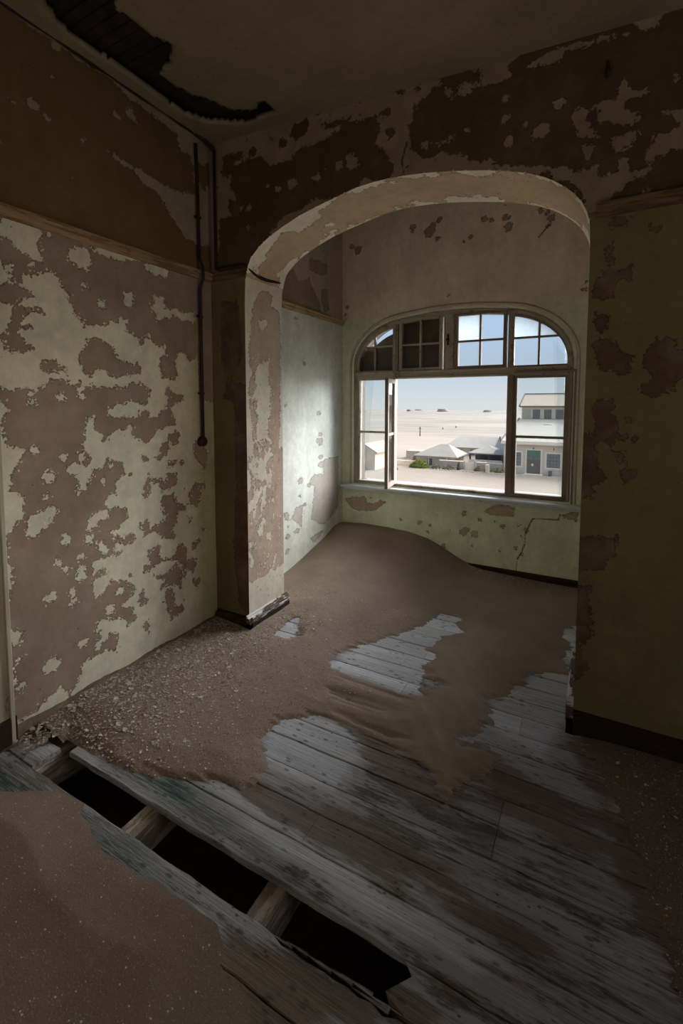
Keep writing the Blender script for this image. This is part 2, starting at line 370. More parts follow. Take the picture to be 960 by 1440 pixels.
UP_LEFT = [  # '-' = dark ochre paint gone, paler coat shows
 ('-','p',[(-60,-80),(40,30),(140,130),(230,180),(240,220),(300,235),(400,300),(500,350),(540,400),(600,460),(700,530),(790,600),(810,680),(860,710),(875,870),(860,870),(790,860),(690,800),(600,745),(520,700),(475,675),(520,720),(600,780),(720,880),(760,960),(840,1075),(885,1100),(1000,1110),(1000,500),(300,60),(100,-200)],U1),
 ('+','p',[(890,740),(940,740),(945,830),(910,850),(885,790)],U1),
 ('-','p',[(560,490),(585,480),(625,555),(600,550),(570,520)],U1),
 ('-','c',[(530,525,12),(40,445,14),(60,455,12),(150,475,26),(100,470,12),(210,530,17),(370,630,15),(140,298,9),(238,347,13),(15,650,9),(275,537,7),(333,805,6),(150,905,6)],U1),
]
A2, A3, A4 = (300, 120, 3.69), (540, 40, 4.364), (740, 0, 4.36)
UP_ARCH = [
 ('+','p',[(100,420),(250,370),(280,420),(400,390),(430,350),(600,270),(700,200),(840,165),(860,230),(830,310),(900,370),(920,440),(900,495),(800,500),(790,470),(760,500),(760,530),(600,580),(500,590),(460,640),(390,660),(320,720),(290,780),(240,860),(215,940),(160,1100),(20,1100),(40,690),(100,690),(80,600),(130,610),(90,520)],A2),
 ('-','p',[(680,380),(710,350),(760,380),(740,440),(690,430)],A2),
 ('-','c',[(650,410,26),(530,480,26),(410,515,28),(580,440,14),(340,540,14),(185,640,18),(280,520,9),(180,740,12),(145,640,12)],A2),
 ('+','p',[(400,250),(420,200),(480,190),(480,240),(430,290)],A2), ('+','p',[(570,210),(710,165),(700,190),(580,230)],A2),
 ('+','c',[(80,385,26),(130,365,18),(360,300,18),(75,440,28),(920,245,20),(205,340,12),(540,137,8),(900,140,14)],A2),
 ('+','p',[(165,520),(250,440),(350,350),(360,290),(590,275),(580,310),(450,340),(430,370),(470,415),(400,440),(390,400),(470,415),(640,350),(800,310),(850,250),(980,200),(980,840),(880,820),(720,835),(650,790),(590,825),(530,810),(480,755),(350,755),(250,795),(170,740),(170,640),(150,600),(180,560)],A3),
 ('+','p',[(820,190),(900,120),(960,50),(980,190),(870,210)],A3), ('+','p',[(-40,760),(45,840),(40,900),(-40,960)],A3), ('+','c',[(40,640,22),(205,368,10),(95,380,14)],A3),
 ('+','p',[(720,90),(735,75),(748,48),(765,35),(870,0),(1100,-60),(1100,290),(846,300),(770,260),(740,240),(735,200)]),
 ('-','p',[(300,700),(440,660),(440,680),(330,720)],A3), ('-','p',[(710,570),(740,530),(780,535),(730,580)],A3),
 ('-','c',[(245,720,24),(525,620,20),(770,680,30),(735,440,18),(860,595,18),(400,395,30)],A3),
 ('-','p',[(-60,1000),(140,1020),(330,1050),(400,1000),(430,1010),(450,1090),(540,1040),(580,960),(620,950),(650,1040),(770,1010),(750,1060),(620,1140),(540,1170),(470,1270),(400,1310),(300,1150),(150,1070),(-60,1100)],A4),
 ('-','p',[(250,690),(340,655),(400,680),(490,590),(530,610),(590,545),(670,550),(770,540),(700,590),(620,620),(620,670),(710,710),(640,790),(560,760),(480,760),(400,770),(440,840),(330,860),(300,780)],A4),
 ('-','p',[(540,820),(640,810),(700,820),(620,880),(620,920),(540,940),(510,870)],A4),
 ('-','p',[(310,900),(400,880),(410,940),(370,1010),(350,1040),(350,940)],A4),
 ('-','p',[(830,690),(1100,660),(1100,880),(960,910),(860,940),(730,990),(780,830),(910,780),(910,740)],A4),
 ('-','p',[(520,100),(560,-40),(890,-40),(800,180),(730,210),(620,150)],A4),
 ('-','p',[(0,400),(100,330),(240,290),(400,240),(620,190),(640,205),(420,270),(240,310),(200,380),(0,425)],A4),
 ('-','p',[(20,870),(50,800),(110,750),(170,790),(120,840)],A4), ('-','c',[(200,640,28),(585,510,20),(905,480,24),(710,1180,27)],A4),
 ('+','c',[(410,695,26)],A4),
]
R1, R2 = (800, 280, 3.43), (780, 760, 4)
LOW_ARCH = [
 ('-','p',[(190,120),(230,85),(300,90),(270,120),(200,145)],R1), ('-','p',[(370,130),(450,125),(410,170),(380,160)],R1),
 ('-','p',[(175,240),(210,210),(215,290),(190,300)],R1), ('-','p',[(110,420),(200,320),(240,350),(300,320),(315,390),(230,390),(230,480),(110,485)],R1),
 ('-','p',[(120,550),(200,560),(170,650),(135,640)],R1),
 ('-','p',[(105,690),(220,685),(240,740),(300,760),(300,860),(200,830),(130,825),(150,780),(125,740)],R1),
 ('-','p',[(380,720),(450,655),(510,680),(520,720),(600,720),(600,850),(520,860),(510,930),(400,950),(350,920),(390,880),(390,840),(330,800),(360,790)],R1),
 ('-','p',[(110,1010),(130,970),(220,970),(215,1040),(240,1130),(260,1140),(200,1190),(150,1160),(130,1220),(160,1320),(170,1360),(120,1380),(110,1440),(40,1440),(55,1110),(130,1140)],R1),
 ('-','p',[(210,1210),(280,1210),(280,1280),(230,1270)],R1), ('-','p',[(255,1310),(320,1310),(320,1350),(270,1370)],R1), ('-','c',[(290,1060,14),(265,1150,16),(320,1150,10)],R1),
 ('-','p',[(130,-20),(350,-20),(355,60),(280,120),(280,170),(180,170),(120,190)],R2), ('-','p',[(120,250),(200,260),(190,350),(200,450),(225,530),(150,560),(160,640),(180,740),(130,790),(100,790)],R2),
 ('-','p',[(60,230),(180,230),(220,560),(200,690),(120,830),(250,860),(300,1000),(300,1500),(170,1500),(160,990),(80,960),(100,830),(60,660)],(300,380,5.33)),
 ('-','p',[(165,-60),(300,-60),(300,1280),(190,1200),(150,800),(165,300)],(300,620,5.14)),
]
PT, PL = (300, 380, 5.33), (300, 620, 5.14)
BAY = [
 ('-','p',[(510,40),(600,0),(640,90),(720,60),(740,130),(800,250),(800,330),(660,300),(480,220)],PT),
 ('-','p',[(350,490),(440,520),(440,570),(410,580),(350,550)],(340,230,3.69)), ('-','p',[(810,150),(860,140),(850,200),(870,300),(830,310),(810,240)],PT),
 ('-','p',[(560,560),(600,480),(640,460),(640,620),(600,590)],PL), ('-','p',[(700,270),(730,240),(790,240),(800,130),(900,110),(900,480),(800,600),(760,600),(700,560),(720,440),(730,330),(690,300)],PL),
 ('-','p',[(500,520),(540,520),(550,580),(520,570)],PL), ('-','p',[(700,700),(740,680),(800,640),(760,700),(720,740)],PL),
 ('-','c',[(540,690,14),(535,800,18),(600,650,16),(630,290,20),(690,320,16),(775,20,16),(780,170,22),(775,120,16),(820,560,18),(660,460,10),(540,620,10),(620,400,10)],PL),
 ('-','c',[(680,700,9),(620,360,10),(545,1012,8),(785,1070,12),(795,1280,22),(800,1230,14)],PT),
]
W1, W2 = (470, 680, 2.743), (590, 230, 3.84)
WINW = [
 ('-','p',[(40,55),(120,50),(200,70),(150,105),(90,105),(60,85)],W1), ('+','p',[(120,55),(180,60),(150,75),(125,70)],W1), ('-','p',[(560,105),(630,85),(700,90),(690,130),(610,120)],W1),
 ('-','p',[(880,120),(940,110),(940,150),(900,140)],W1), ('-','p',[(480,170),(530,170),(500,210)],W1),
 ('-','c',[(370,160,7),(400,120,6),(500,115,8),(560,140,6),(540,195,12),(360,185,6),(445,180,7),(620,145,6),(710,160,6),(420,240,6),(255,140,6),(650,165,9),(490,185,10),(740,180,7),(720,205,7),(700,250,8),(720,270,9),(935,295,6),(915,255,5),(635,258,5),(530,240,5),(330,150,8)],W1),
 ('-','c',[(50,370,28),(105,300,16),(70,330,14),(95,405,14),(350,300,15),(390,305,14),(470,290,18),(480,340,22),(465,228,7),(275,395,12),(238,420,11),(660,255,12),(690,262,14),(715,290,22),(690,335,10),(152,718,8),(885,680,16),(895,640,10)],W2),
 ('-','c',[(600,450,20),(575,432,14),(885,330,14),(880,355,10)],(340,230,3.69)), ('-','c',[(28,125,9),(40,70,8),(38,155,6)],(480,420,5.33)),
]
CRACKS_W = [[(870,120),(865,140),(765,135),(745,175),(735,200),(735,230),(720,270),(705,290),(700,360)]]

# ------------------------------------------------------------------ wall sheets
def grid_sheet(u0, u1, v0, v1, res):
    nu = max(2, int(round((u1-u0)/res))+1); nv = max(2, int(round((v1-v0)/res))+1)
    U, V = np.meshgrid(np.linspace(u0, u1, nu), np.linspace(v0, v1, nv), indexing='ij')
    P = np.stack([U.ravel(), V.ravel()], 1); i = np.arange(nu-1)[:, None]*nv+np.arange(nv-1)[None, :]
    Q = np.stack([i, i+nv, i+nv+1, i+1], -1).reshape(-1, 4)
    return P, Q
def cut_hole(P, Q, hole, res):
    """drop the cells inside polygon hole and snap the rim onto its outline"""
    cen = P[Q].mean(1); keep = sdf_poly(cen, hole) < 0; Q = Q[keep]
    used = np.unique(Q); d = sdf_poly(P[used], hole); near = used[d > -res*.45]
    A = np.asarray(hole); B = np.roll(A, -1, 0)
    for i in near:
        p = P[i]; e = B-A; t = np.clip(((p-A)*e).sum(1)/((e*e).sum(1)+1e-12), 0, 1); q = A+e*t[:, None]
        P[i] = q[((q-p)**2).sum(1).argmin()]
    return P, Q
def compact(P, Q, *arrs):
    used, inv = np.unique(Q, return_inverse=True); return (P[used], inv.reshape(Q.shape))+tuple(a[used] for a in arrs)

# main left wall + the bay's left wall
def wall_left():
    ua, ub = .55, YA
    P, Q = grid_sheet(ua, ub, -.45, 3.34, .011)
    f = np.full(len(P), .12); low = P[:,1] < RAILZ
    f[low] = ops_apply(f[low], P[low], LOW_LEFT, LW); f[~low] = ops_apply(f[~low], P[~low], UP_LEFT, LW)
    V = np.c_[np.full(len(P), XL), P]
    V[:,0] += vnoise(P, 3, 5, 3)*.004
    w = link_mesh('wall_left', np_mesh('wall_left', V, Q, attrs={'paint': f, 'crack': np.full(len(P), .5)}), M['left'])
    tag(w, kind='structure')
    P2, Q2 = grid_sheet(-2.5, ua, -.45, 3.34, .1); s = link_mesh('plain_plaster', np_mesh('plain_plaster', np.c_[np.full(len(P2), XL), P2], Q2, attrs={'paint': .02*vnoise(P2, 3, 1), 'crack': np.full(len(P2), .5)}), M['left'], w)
    return w, P, f
WL, PLw, FLw = wall_left()
def bay_left():
    P, Q = grid_sheet(YA+.06, YW+.02, -.45, 3.85, .012)
    f = ops_apply(np.full(len(P), .12), P, BAY, LW)
    w = link_mesh('wall_bay_left', np_mesh('wall_bay_left', np.c_[np.full(len(P), XL+.001), P], Q, attrs={'paint': f, 'crack': np.full(len(P), .5)}), M['bay'])
    tag(w, kind='structure')
bay_left()

arch_px = [(347,385),(348,376),(352,363),(364,347),(375,336),(394,321),(421,303),(448,289),(475,276),(500,264),(525,256),(550,250),(575,246),(600,243),(625,241),(650,240),(680,239.5),(705,240),(725,241.5),(745,244),(765,249),(780,255),(795,263),(808,273),(818,284),(825,297),(829,312),(829.5,330)]
ARCH = poly(*AW, arch_px)
ARCH = np.vstack([[XJ, -.03], [XJ, 1.2], [XJ, 2.2], [XJ+.006, 2.34], ARCH[1:], [XR, 2.2], [XR, 1.2], [XR, -.05]])
ARCH_HOLE = np.vstack([ARCH, [[XR, -.2], [XJ, -.2]]])
def smooth_line(A, n):
    L = np.r_[0, np.cumsum(np.sqrt((np.diff(A, axis=0)**2).sum(1)))]; s = np.linspace(0, L[-1], n)
    return np.c_[np.interp(s, L, A[:,0]), np.interp(s, L, A[:,1])], s
def wall_arch():
    res = .0125
    P, Q = grid_sheet(XL-.02, 1.1, -.45, 3.34, res)
    P, Q = cut_hole(P, Q, ARCH_HOLE, res); P, Q = compact(P, Q)
    low = P[:,1] < RAILZ; f = np.full(len(P), .12)
    f[low] = ops_apply(f[low], P[low], LOW_ARCH, AW)
    g = ops_apply(np.full(len(P), -.02), P, UP_ARCH, AW); f[~low] = g[~low]
    crack = np.full(len(P), .5); crack = np.minimum(crack, sdf_line(P, poly(*AW, [(568,252),(565,225),(572,200)])))
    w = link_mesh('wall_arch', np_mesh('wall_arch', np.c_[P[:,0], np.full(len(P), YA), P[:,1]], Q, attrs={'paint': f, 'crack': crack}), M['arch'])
    tag(w, kind='structure')
    P, Q = grid_sheet(1.1, 2.7, -.45, 3.34, .2)
    link_mesh('plain_plaster', np_mesh('plain_plaster', np.c_[P[:,0], np.full(len(P), YA), P[:,1]], Q, attrs={'paint': np.full(len(P), .1), 'crack': np.full(len(P), .5)}), M['arch'], w)
    P, Q = grid_sheet(XL-.02, 2.7, -.45, 3.85, .05)
    P, Q = cut_hole(P, Q, ARCH_HOLE, .05); P, Q = compact(P, Q)
    link_mesh('rear_face', np_mesh('rear_face', np.c_[P[:,0], np.full(len(P), YB), P[:,1]], Q, attrs={'paint': np.full(len(P), .1), 'crack': np.full(len(P), .5)}), M['winwall'], w)
    # reveals and soffit: one strip along the outline, split by material
    A, s = smooth_line(ARCH, 620); spring = 2.375
    nt = 34; T = np.linspace(YA, YB, nt)
    V = np.array([(a[0], t, a[1]) for a in A for t in T]); i = np.arange(len(A)-1)[:, None]*nt+np.arange(nt-1)[None, :]
    Qs = np.stack([i, i+1, i+nt+1, i+nt], -1).reshape(-1, 4)
    yy = V[:,1]-YA; ss = np.repeat(s, nt); S2 = np.c_[ss, yy]
    edge = np.minimum(yy, .40-yy)
    sp = 2.42; L = s[-1]
    f = .012-edge*.42                                            # cream left along both arrises
    f += np.where((ss > sp) & (ss < sp+.62) & (yy < .27), .035, 0)-.0
    f += .055*vnoise(S2, 9, 3, 4)
    f += np.where((ss > sp+2.1) & (ss < sp+2.45) & (yy > .22), .05, 0)
    # left reveal: traced band of bare plaster, cream blobs lower down
    rev = (ss < 2.40)
    zz = V[:,2]
    PV = np.c_[V[:,1], V[:,2]]
    g = np.full(len(V), .03)
    RP = (0, XJ)
    band = poly(*RP, [(340,165),(400,165),(440,200),(430,270),(490,310),(503,500),(500,850),(490,1500),(300,1500),(290,1200),(260,900),(290,770),(270,700),(270,500),(290,330),(300,220)], *PT)
    g = np.minimum(g, -sdf_poly(PV, band))
    top_blob = poly(*RP, [(330,370),(400,380),(400,420),(350,455)], *PT); g = np.maximum(g, sdf_poly(PV, top_blob))
    blob = poly(*RP, [(330,720),(380,670),(420,690),(415,850),(440,900),(420,1000),(420,1100),(400,1200),(440,1280),(300,1300),(330,1200),(320,1050),(300,950),(320,800)], *PT)
    g = np.maximum(g, sdf_poly(PV, blob)*.6+.008*vnoise(PV, 16, 8, 3))
    lowz = np.clip((1.32-zz)/.15, 0, 1)
    sp_ = np.clip(vnoise(PV*np.array([1.9, 1.0]), 15, 11, 3)*.055-.012+.035*vnoise(PV, 4, 4, 1), -.05, .05)
    g = g*(1-lowz)+sp_*lowz
    bot = np.clip((.36-zz)/.06, 0, 1); g = g*(1-bot)+.05*bot
    f = np.where(rev, g, f); f = np.where(ss > L-2.3, .02-edge*.3+.02*vnoise(S2, 6, 3, 3), f)
    r = Qs[:, 0]
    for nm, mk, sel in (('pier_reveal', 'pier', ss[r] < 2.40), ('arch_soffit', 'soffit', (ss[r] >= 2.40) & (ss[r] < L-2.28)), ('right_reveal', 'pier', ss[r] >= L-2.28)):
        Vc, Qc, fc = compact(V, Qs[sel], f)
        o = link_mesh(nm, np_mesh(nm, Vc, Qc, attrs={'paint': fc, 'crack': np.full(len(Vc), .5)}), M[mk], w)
    return w
WA = wall_arch()

# window opening, wall sheet -------------------------------------------------------
def window_outline(grow=0.0, n=12):
    """flat-topped basket arch: from the left foot over the top to the right foot"""
    x0, x1, z0, zs, zt = -2.152-grow, -.155+grow, .735-grow, 1.93, 2.405+grow
    pts = [(x0, z0), (x0, zs)]
    rx, rz = .60+grow, zt-zs-.03
    for k in range(1, n+1):
        a = PI-(PI/2)*k/n*.93; pts.append((x0+rx+rx*math.cos(a), zs+rz*math.sin(a)))
    cx = (x0+x1)/2
    pts += [(cx-.2, zt-.004), (cx, zt), (cx+.2, zt-.004)]
    rest = [(x0+x1-x, z) for x, z in reversed(pts[:n+2])]
    return np.array(pts+rest)
WO = window_outline()
def wall_window():
    res = .0125
    P, Q = grid_sheet(XL-.02, 1.25, -.45, 3.85, res); P, Q = cut_hole(P, Q, WO, res); P, Q = compact(P, Q)
    f = ops_apply(np.full(len(P), .12), P, WINW, WW)
    crack = np.full(len(P), .5)
    for c_ in CRACKS_W: crack = np.minimum(crack, sdf_line(P, poly(*WW, c_, *W1)))
    crack = np.minimum(crack, sdf_line(P, poly(*WW, [(640,400),(700,330)], 590, 230, 3.84)))
    w = link_mesh('wall_window', np_mesh('wall_window', np.c_[P[:,0], np.full(len(P), YW), P[:,1]], Q, attrs={'paint': f, 'crack': crack}), M['winwall'])
    tag(w, kind='structure')
    A = np.vstack([WO, WO[:1]]); n = len(A)
    V = [(a[0], y, a[1]) for a in A for y in (YW, YO+.005)]; Qr = [(2*i, 2*i+1, 2*i+3, 2*i+2) for i in range(n-1)]
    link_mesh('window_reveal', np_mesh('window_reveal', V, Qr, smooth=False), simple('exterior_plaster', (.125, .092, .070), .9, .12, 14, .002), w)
    P, Q = grid_sheet(XL-.6, 2.7, -.5, 4.0, .05); P, Q = cut_hole(P, Q, WO, .05); P, Q = compact(P, Q)
    link_mesh('outer_face', np_mesh('outer_face', np.c_[P[:,0], np.full(len(P), YO), P[:,1]], Q), simple('exterior_plaster_face', (.50, .43, .37), .9, .12, 4), w)
wall_window()
def plain_walls():
    m = M['left']
    def sheet(name, pts, q, mat):
        me = np_mesh(name, pts, q, False, {'paint': np.full(len(pts), .1), 'crack': np.full(len(pts), .5)})
        return tag(link_mesh(name, me, mat), kind='structure')
    # right wall of the main room with an opening added for the fill lamp, back wall, right wall of the bay
    Y0, X1, Z1 = -2.5, 2.7, 3.3
    d0, d1, dz = .65, 1.75, 2.35
    v = [(X1,Y0,-.5),(X1,d0,-.5),(X1,d1,-.5),(X1,YA,-.5),(X1,Y0,Z1),(X1,d0,Z1),(X1,d1,Z1),(X1,YA,Z1),(X1,d0,dz),(X1,d1,dz)]
    sheet('wall_right', v, [(0,1,5,4),(2,3,7,6),(8,9,6,5)], m)
    sheet('wall_back', [(XL,Y0,-.5),(X1,Y0,-.5),(X1,Y0,Z1),(XL,Y0,Z1)], [(0,1,2,3)], m)
    sheet('wall_bay_right', [(.2,YB,-.5),(.2,YW,-.5),(.2,YW,3.85),(.2,YB,3.85)], [(0,1,2,3)], M['winwall'])
plain_walls()

# ceiling with the broken strip ------------------------------------------------------
CEIL_HOLE_PX = [(40,-40),(75,25),(92,42),(125,68),(160,90),(190,110),(215,126),(240,148),(262,160),(282,166),(305,169),(330,170),(350,168),(370,158),(391,150),(385,143),(374,130),(368,134),(360,144),(345,147),(330,147),(318,144),(300,137),(285,131),(270,128),(250,117),(226,99),(228,92),(240,84),(246,66),(245,57),(235,50),(215,40),(190,20),(168,5),(165,-20),(150,-60)]
def ceiling():
    hole = np.array([on_plane(x, y, 2, 3.26)[:2] for x, y in CEIL_HOLE_PX])
    res = .02
    P, Q = grid_sheet(XL-.02, 1.3, -.3, YA+.12, res)
    cen = P[Q].mean(1); d = sdf_poly(cen, hole)+.012*vnoise(cen, 14, 2, 3); Q = Q[d < 0]
    P, Q = compact(P, Q); z = CEILZ(P[:,0], P[:,1])+.004*vnoise(P, 4, 9, 3)
    o = link_mesh('ceiling', np_mesh('ceiling', np.c_[P, z], Q), M['ceiling']); tag(o, kind='structure')
    md = o.modifiers.new('thickness', 'SOLIDIFY'); md.thickness = .028; md.offset = 1 if False else -1
    P, Q = grid_sheet(XL-.02, 2.8, -2.6, -.3, .4); P2, Q2 = grid_sheet(1.3, 2.8, -.3, YA+.12, .4)
    for A_, B_ in ((P, Q), (P2, Q2)): link_mesh('plain_plaster', np_mesh('plain_plaster', np.c_[A_, CEILZ(A_[:,0], 0)], B_), M['ceiling'], o)
    P, Q = grid_sheet(XL-.05, .3, YA+.1, YO, .2); b_ = link_mesh('bay_ceiling', np_mesh('bay_ceiling', np.c_[P, np.full(len(P), 3.8)], Q), M['ceiling'], o)
    m = MB()
    for k in range(0, 52):     # lath boards above the hole
        y = -.2+k*.055; m.box(XL, -1.2, y, y+.046, 3.31+random.uniform(0, .01), 3.325)
    lb = m.build('lath', M['lath'], o); tag(lb, kind='stuff')
    m = MB(); m.box(XL-.1, 2.8, -2.6, YB-.1, 3.36, 3.40); m.box(XL-.1, 2.8, YB-.1, YO, 3.86, 3.9); m.box(XL-.1, 2.8, YB-.12, YB-.08, 3.36, 3.9); m.build('roof_deck', M['lath'], o)
ceiling()

# ------------------------------------------------------------------ picture rails and skirtings
def moulding(name, p0, p1, out, prof, mat, parent=None, kind='structure', wob=.0):
    """prof: (outwards, z) polygon swept from p0 to p1 (xy)"""
    p0, p1, out = Vector((*p0, 0)), Vector((*p1, 0)), Vector((*out, 0)); n = max(2, int((p1-p0).length/.08))
    P = []
    for i in range(n+1):
        c = p0.lerp(p1, i/n); j = random.uniform(-wob, wob)
        P.append([c+out*a+Vector((0, 0, b+(j if a > .001 else 0))) for a, b in prof])
    o = MB().sweep(P, None).build(name, mat, parent)
    if kind: o['kind'] = kind
    return o
RP_ = [(0, 2.362), (.012, 2.364), (.016, 2.375), (.024, 2.382), (.024, 2.396), (.034, 2.402), (.034, 2.414), (.01, 2.422), (0, 2.422)]
moulding('trim_1', (XL, -2.4), (XL, YA), (1, 0), RP_, M['rail'], wob=.001)
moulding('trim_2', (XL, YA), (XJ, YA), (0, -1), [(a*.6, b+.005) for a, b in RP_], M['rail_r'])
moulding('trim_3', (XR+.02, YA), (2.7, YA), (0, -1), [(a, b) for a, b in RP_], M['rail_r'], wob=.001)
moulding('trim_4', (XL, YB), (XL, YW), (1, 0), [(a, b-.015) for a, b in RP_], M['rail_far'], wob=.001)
SK = [(0, -.02), (.03, -.02), (.03, .075), (.026, .08), (.026, .09), (.02, .096), (.012, .099), (.012, .105), (0, .108)]
SKL = [(0, -.02), (.022, -.02), (.022, .07), (0, .085)]
SKT = [(0, .0), (.026, .0), (.031, .015), (.026, .022), (.027, .035), (.02, .044), (.012, .048), (.012, .056), (0, .06)]
def base_pier():
    m = [(0, -.03), (.03, -.03), (.03, .066), (0, .066)]
    up = lambda z: [(a, b+z) for a, b in SKT]
    o = moulding('baseboard_pier', (XL+.01, YA), (XJ+.03, YA), (0, -1), [(a, b) for a, b in SK], M['skirt_dark'])
    moulding('baseboard_block', (XJ, YA-.03), (XJ, YB+.03), (1, 0), m, M['skirt_dark'], o, None)
    moulding('moulded_top', (XJ, YA-.03), (XJ, YB+.03), (1, 0), up(.066), M['skirt_white'], o, None, .001)
base_pier()
ob = moulding('baseboard_right', (XR-.03, YA), (2.7, YA), (0, -1), SK, M['skirt_dark'])
moulding('jamb_skirting', (XR, YA-.03), (XR, YB+.03), (-1, 0), [(0,-.02),(.032,-.02),(.032,.13),(.026,.15),(.03,.17),(.02,.185),(0,.19)], M['skirt_white'], ob, None)
moulding('baseboard_window', (XL, YW), (.19, YW), (0, -1), SKL, M['skirt_dark'])
def left_plinth():
    P = []
    n = 60
    for i in range(n+1):
        y = .95+(YA-.95)*i/n; w = .018+.006*math.sin(i*.7)+random.uniform(-.002, .002); h = .058+.006*math.sin(i*.37)+random.uniform(-.002, .003)
        P.append([(XL, y, -.02), (XL+w+.012, y, -.02), (XL+w, y, h*.7), (XL+w*.5, y, h), (XL, y, h+.004)])
    o = MB().sweep(P, None).build('baseboard_left', simple('crumbling_plinth', (.16, .115, .08), .95, .35, 18, .004, 40)); o['kind'] = 'structure'
left_plinth()
def door_casing():
    o = MB().box(XL, XL+.02, .93, 1.035, 0, 2.30).box(XL, XL+.032, 1.018, 1.037, 0, 2.30).build('trim_5', worn_wood('cream_casing', (.42,.37,.27), (.3,.22,.14), .6, (1,1,.3)), bevel=.003); o['kind'] = 'structure'
    b = MB().box(XL, XL+.03, .93, 1.046, 0, .13).build('plinth_block', M['skirt_dark'], o, bevel=.003)
door_casing()

# ------------------------------------------------------------------ floor: boards, joists, earth below
GAP0, GAP1 = .997, 1.122
def board_mat():
    s = NT('worn_painted_floorboard')
    st = (.9, 9, 9)
    grain = s.noise(14, 8, .75, stretch=(.35, 10, 10), dist=.4); wear = s.noise(3.2, 8, .7, stretch=(.7, 2.6, 2.6)); fine = s.noise(9, 6, .75, stretch=(.6, 5, 5))
    rnd = s.attr('tone')
    f = s.math('ADD', s.math('MULTIPLY', wear, .6), s.math('MULTIPLY', fine, .4))
    f = s.math('ADD', f, s.math('MULTIPLY', s.attr('white'), -.16))
    paint = s.mix(s.step(s.math('ADD', s.attr('white'), s.math('MULTIPLY', s.math('SUBTRACT', s.noise(5, 6, .65, stretch=(.5, 2, 2)), .5), 1.6)), .2, .8), (.41, .385, .39), (.64, .64, .655))
    wood = s.mix(s.step(grain, .35, .65), (.10, .078, .062), (.235, .195, .165))
    c = s.mix(s.step(f, .50, .56), paint, wood)
    green = s.mix(s.step(fine, .45, .6), (.035, .065, .052), (.10, .12, .10))
    gm = s.math('MULTIPLY', s.attr('green'), s.step(s.math('ADD', f, s.math('MULTIPLY', grain, .3)), .60, .78, 1, 0)); c = s.mix(gm, c, green)
    dn = s.noise(5, 8, .7, stretch=(.35, 2.6, 2.6))
    dm = s.step(s.math('ADD', s.attr('dust'), s.math('MULTIPLY', s.math('SUBTRACT', dn, .5), 2.2)), .25, .48)
    c = s.mix(s.math('MULTIPLY', dm, .85), c, (.215, .15, .105))
    sp = s.math('MULTIPLY', s.step(s.voro(48, stretch=(.55, 1, 1)), .10, .2, 1, 0), s.step(s.noise(5, 4, .6, stretch=(.6,1.3,1.3)), .52, .6))
    c = s.mix(s.math('MULTIPLY', sp, .8), c, (.035, .035, .035))
    c = s.mix(s.step(grain, .60, .68, 0, .55), c, (.04, .03, .025))
    g2 = s.noise(10, 8, .8, stretch=(.22, 14, 14), dist=.6)
    c = s.mix_mul(c, s.step(g2, .34, .62, .55, 1.15)); c = s.mix_mul(c, s.step(s.noise(2.2, 6, .7, stretch=(.5, 1.5, 1.5)), .35, .65, .85, 1.1))
    vs = s.math('MULTIPLY', s.step(s.voro(38, stretch=(.45, 1, 1)), .16, .30, 1, 0), s.step(s.noise(5, 5, .7, stretch=(.6, 1.5, 1.5)), .47, .53)); c = s.mix(s.math('MULTIPLY', vs, .62), c, (.045, .045, .043))
    c = s.mix_mul(c, s.step(rnd, 0, 1, .78, 1.15)); s.color(c); s.rough(.72)
    s.bump(s.math('ADD', s.math('ADD', grain, g2), s.math('MULTIPLY', s.step(f, .50, .56), -.5)), .003)
    return s.m
M['board'] = board_mat()
M['joist'] = worn_wood('pale_joist', (.44, .37, .32), (.24, .18, .13), .5, (1, .2, 1))
M['earth'] = simple('dark_earth', (.10, .07, .05), 1, .3, 20, .01)
WHITE = [np.array([on_plane(x, y, 2, 0)[:2] for x, y in p]) for p in (
  [(455,940),(500,905),(560,885),(620,860),(655,865),(650,895),(600,940),(595,980)],
  [(360,1060),(385,1015),(430,1000),(500,1020),(510,1070),(470,1110),(420,1100)],
  [(675,1010),(700,980),(765,940),(805,950),(806,1000),(760,1060),(700,1030)],
  [(255,1090),(330,1112),(420,1140),(560,1230),(700,1350),(660,1370),(400,1200)], [(360,905),(395,865),(430,860),(425,900)], [(790,875),(815,875),(812,945),(790,945)])]
DUST = [np.array([on_plane(x, y, 2, 0)[:2] for x, y in p]) for p in (
  [(365,1100),(420,1130),(620,1225),(760,1330),(740,1350),(600,1260),(440,1180),(350,1118)],
  [(460,960),(600,1010),(640,1130),(560,1110),(470,1010)],[(470,960),(600,985),(610,1020),(480,1010)], [(640,1040),(720,1080),(860,1190),(820,1200),(650,1100)],
  [(290,1340),(520,1390),(600,1440),(340,1440)], [(810,1040),(960,1300),(990,1440),(880,1240)])]
GREENP = [np.array([on_plane(x, y, 2, 0)[:2] for x, y in p]) for p in (
  [(150,1070),(260,1088),(330,1160),(300,1180),(200,1110)], [(-80,1060),(40,1075),(190,1180),(260,1260),(150,1230),(-80,1120)], [(330,1170),(430,1240),(380,1240)], [(330,1380),(400,1440),(350,1440)])]
def soft(P, polys, w): 
    d = np.full(len(P), -9.)
    for p in polys: d = np.maximum(d, sdf_poly(P, p))
    return np.clip(.5+d/w, 0, 1)
floor_ = None
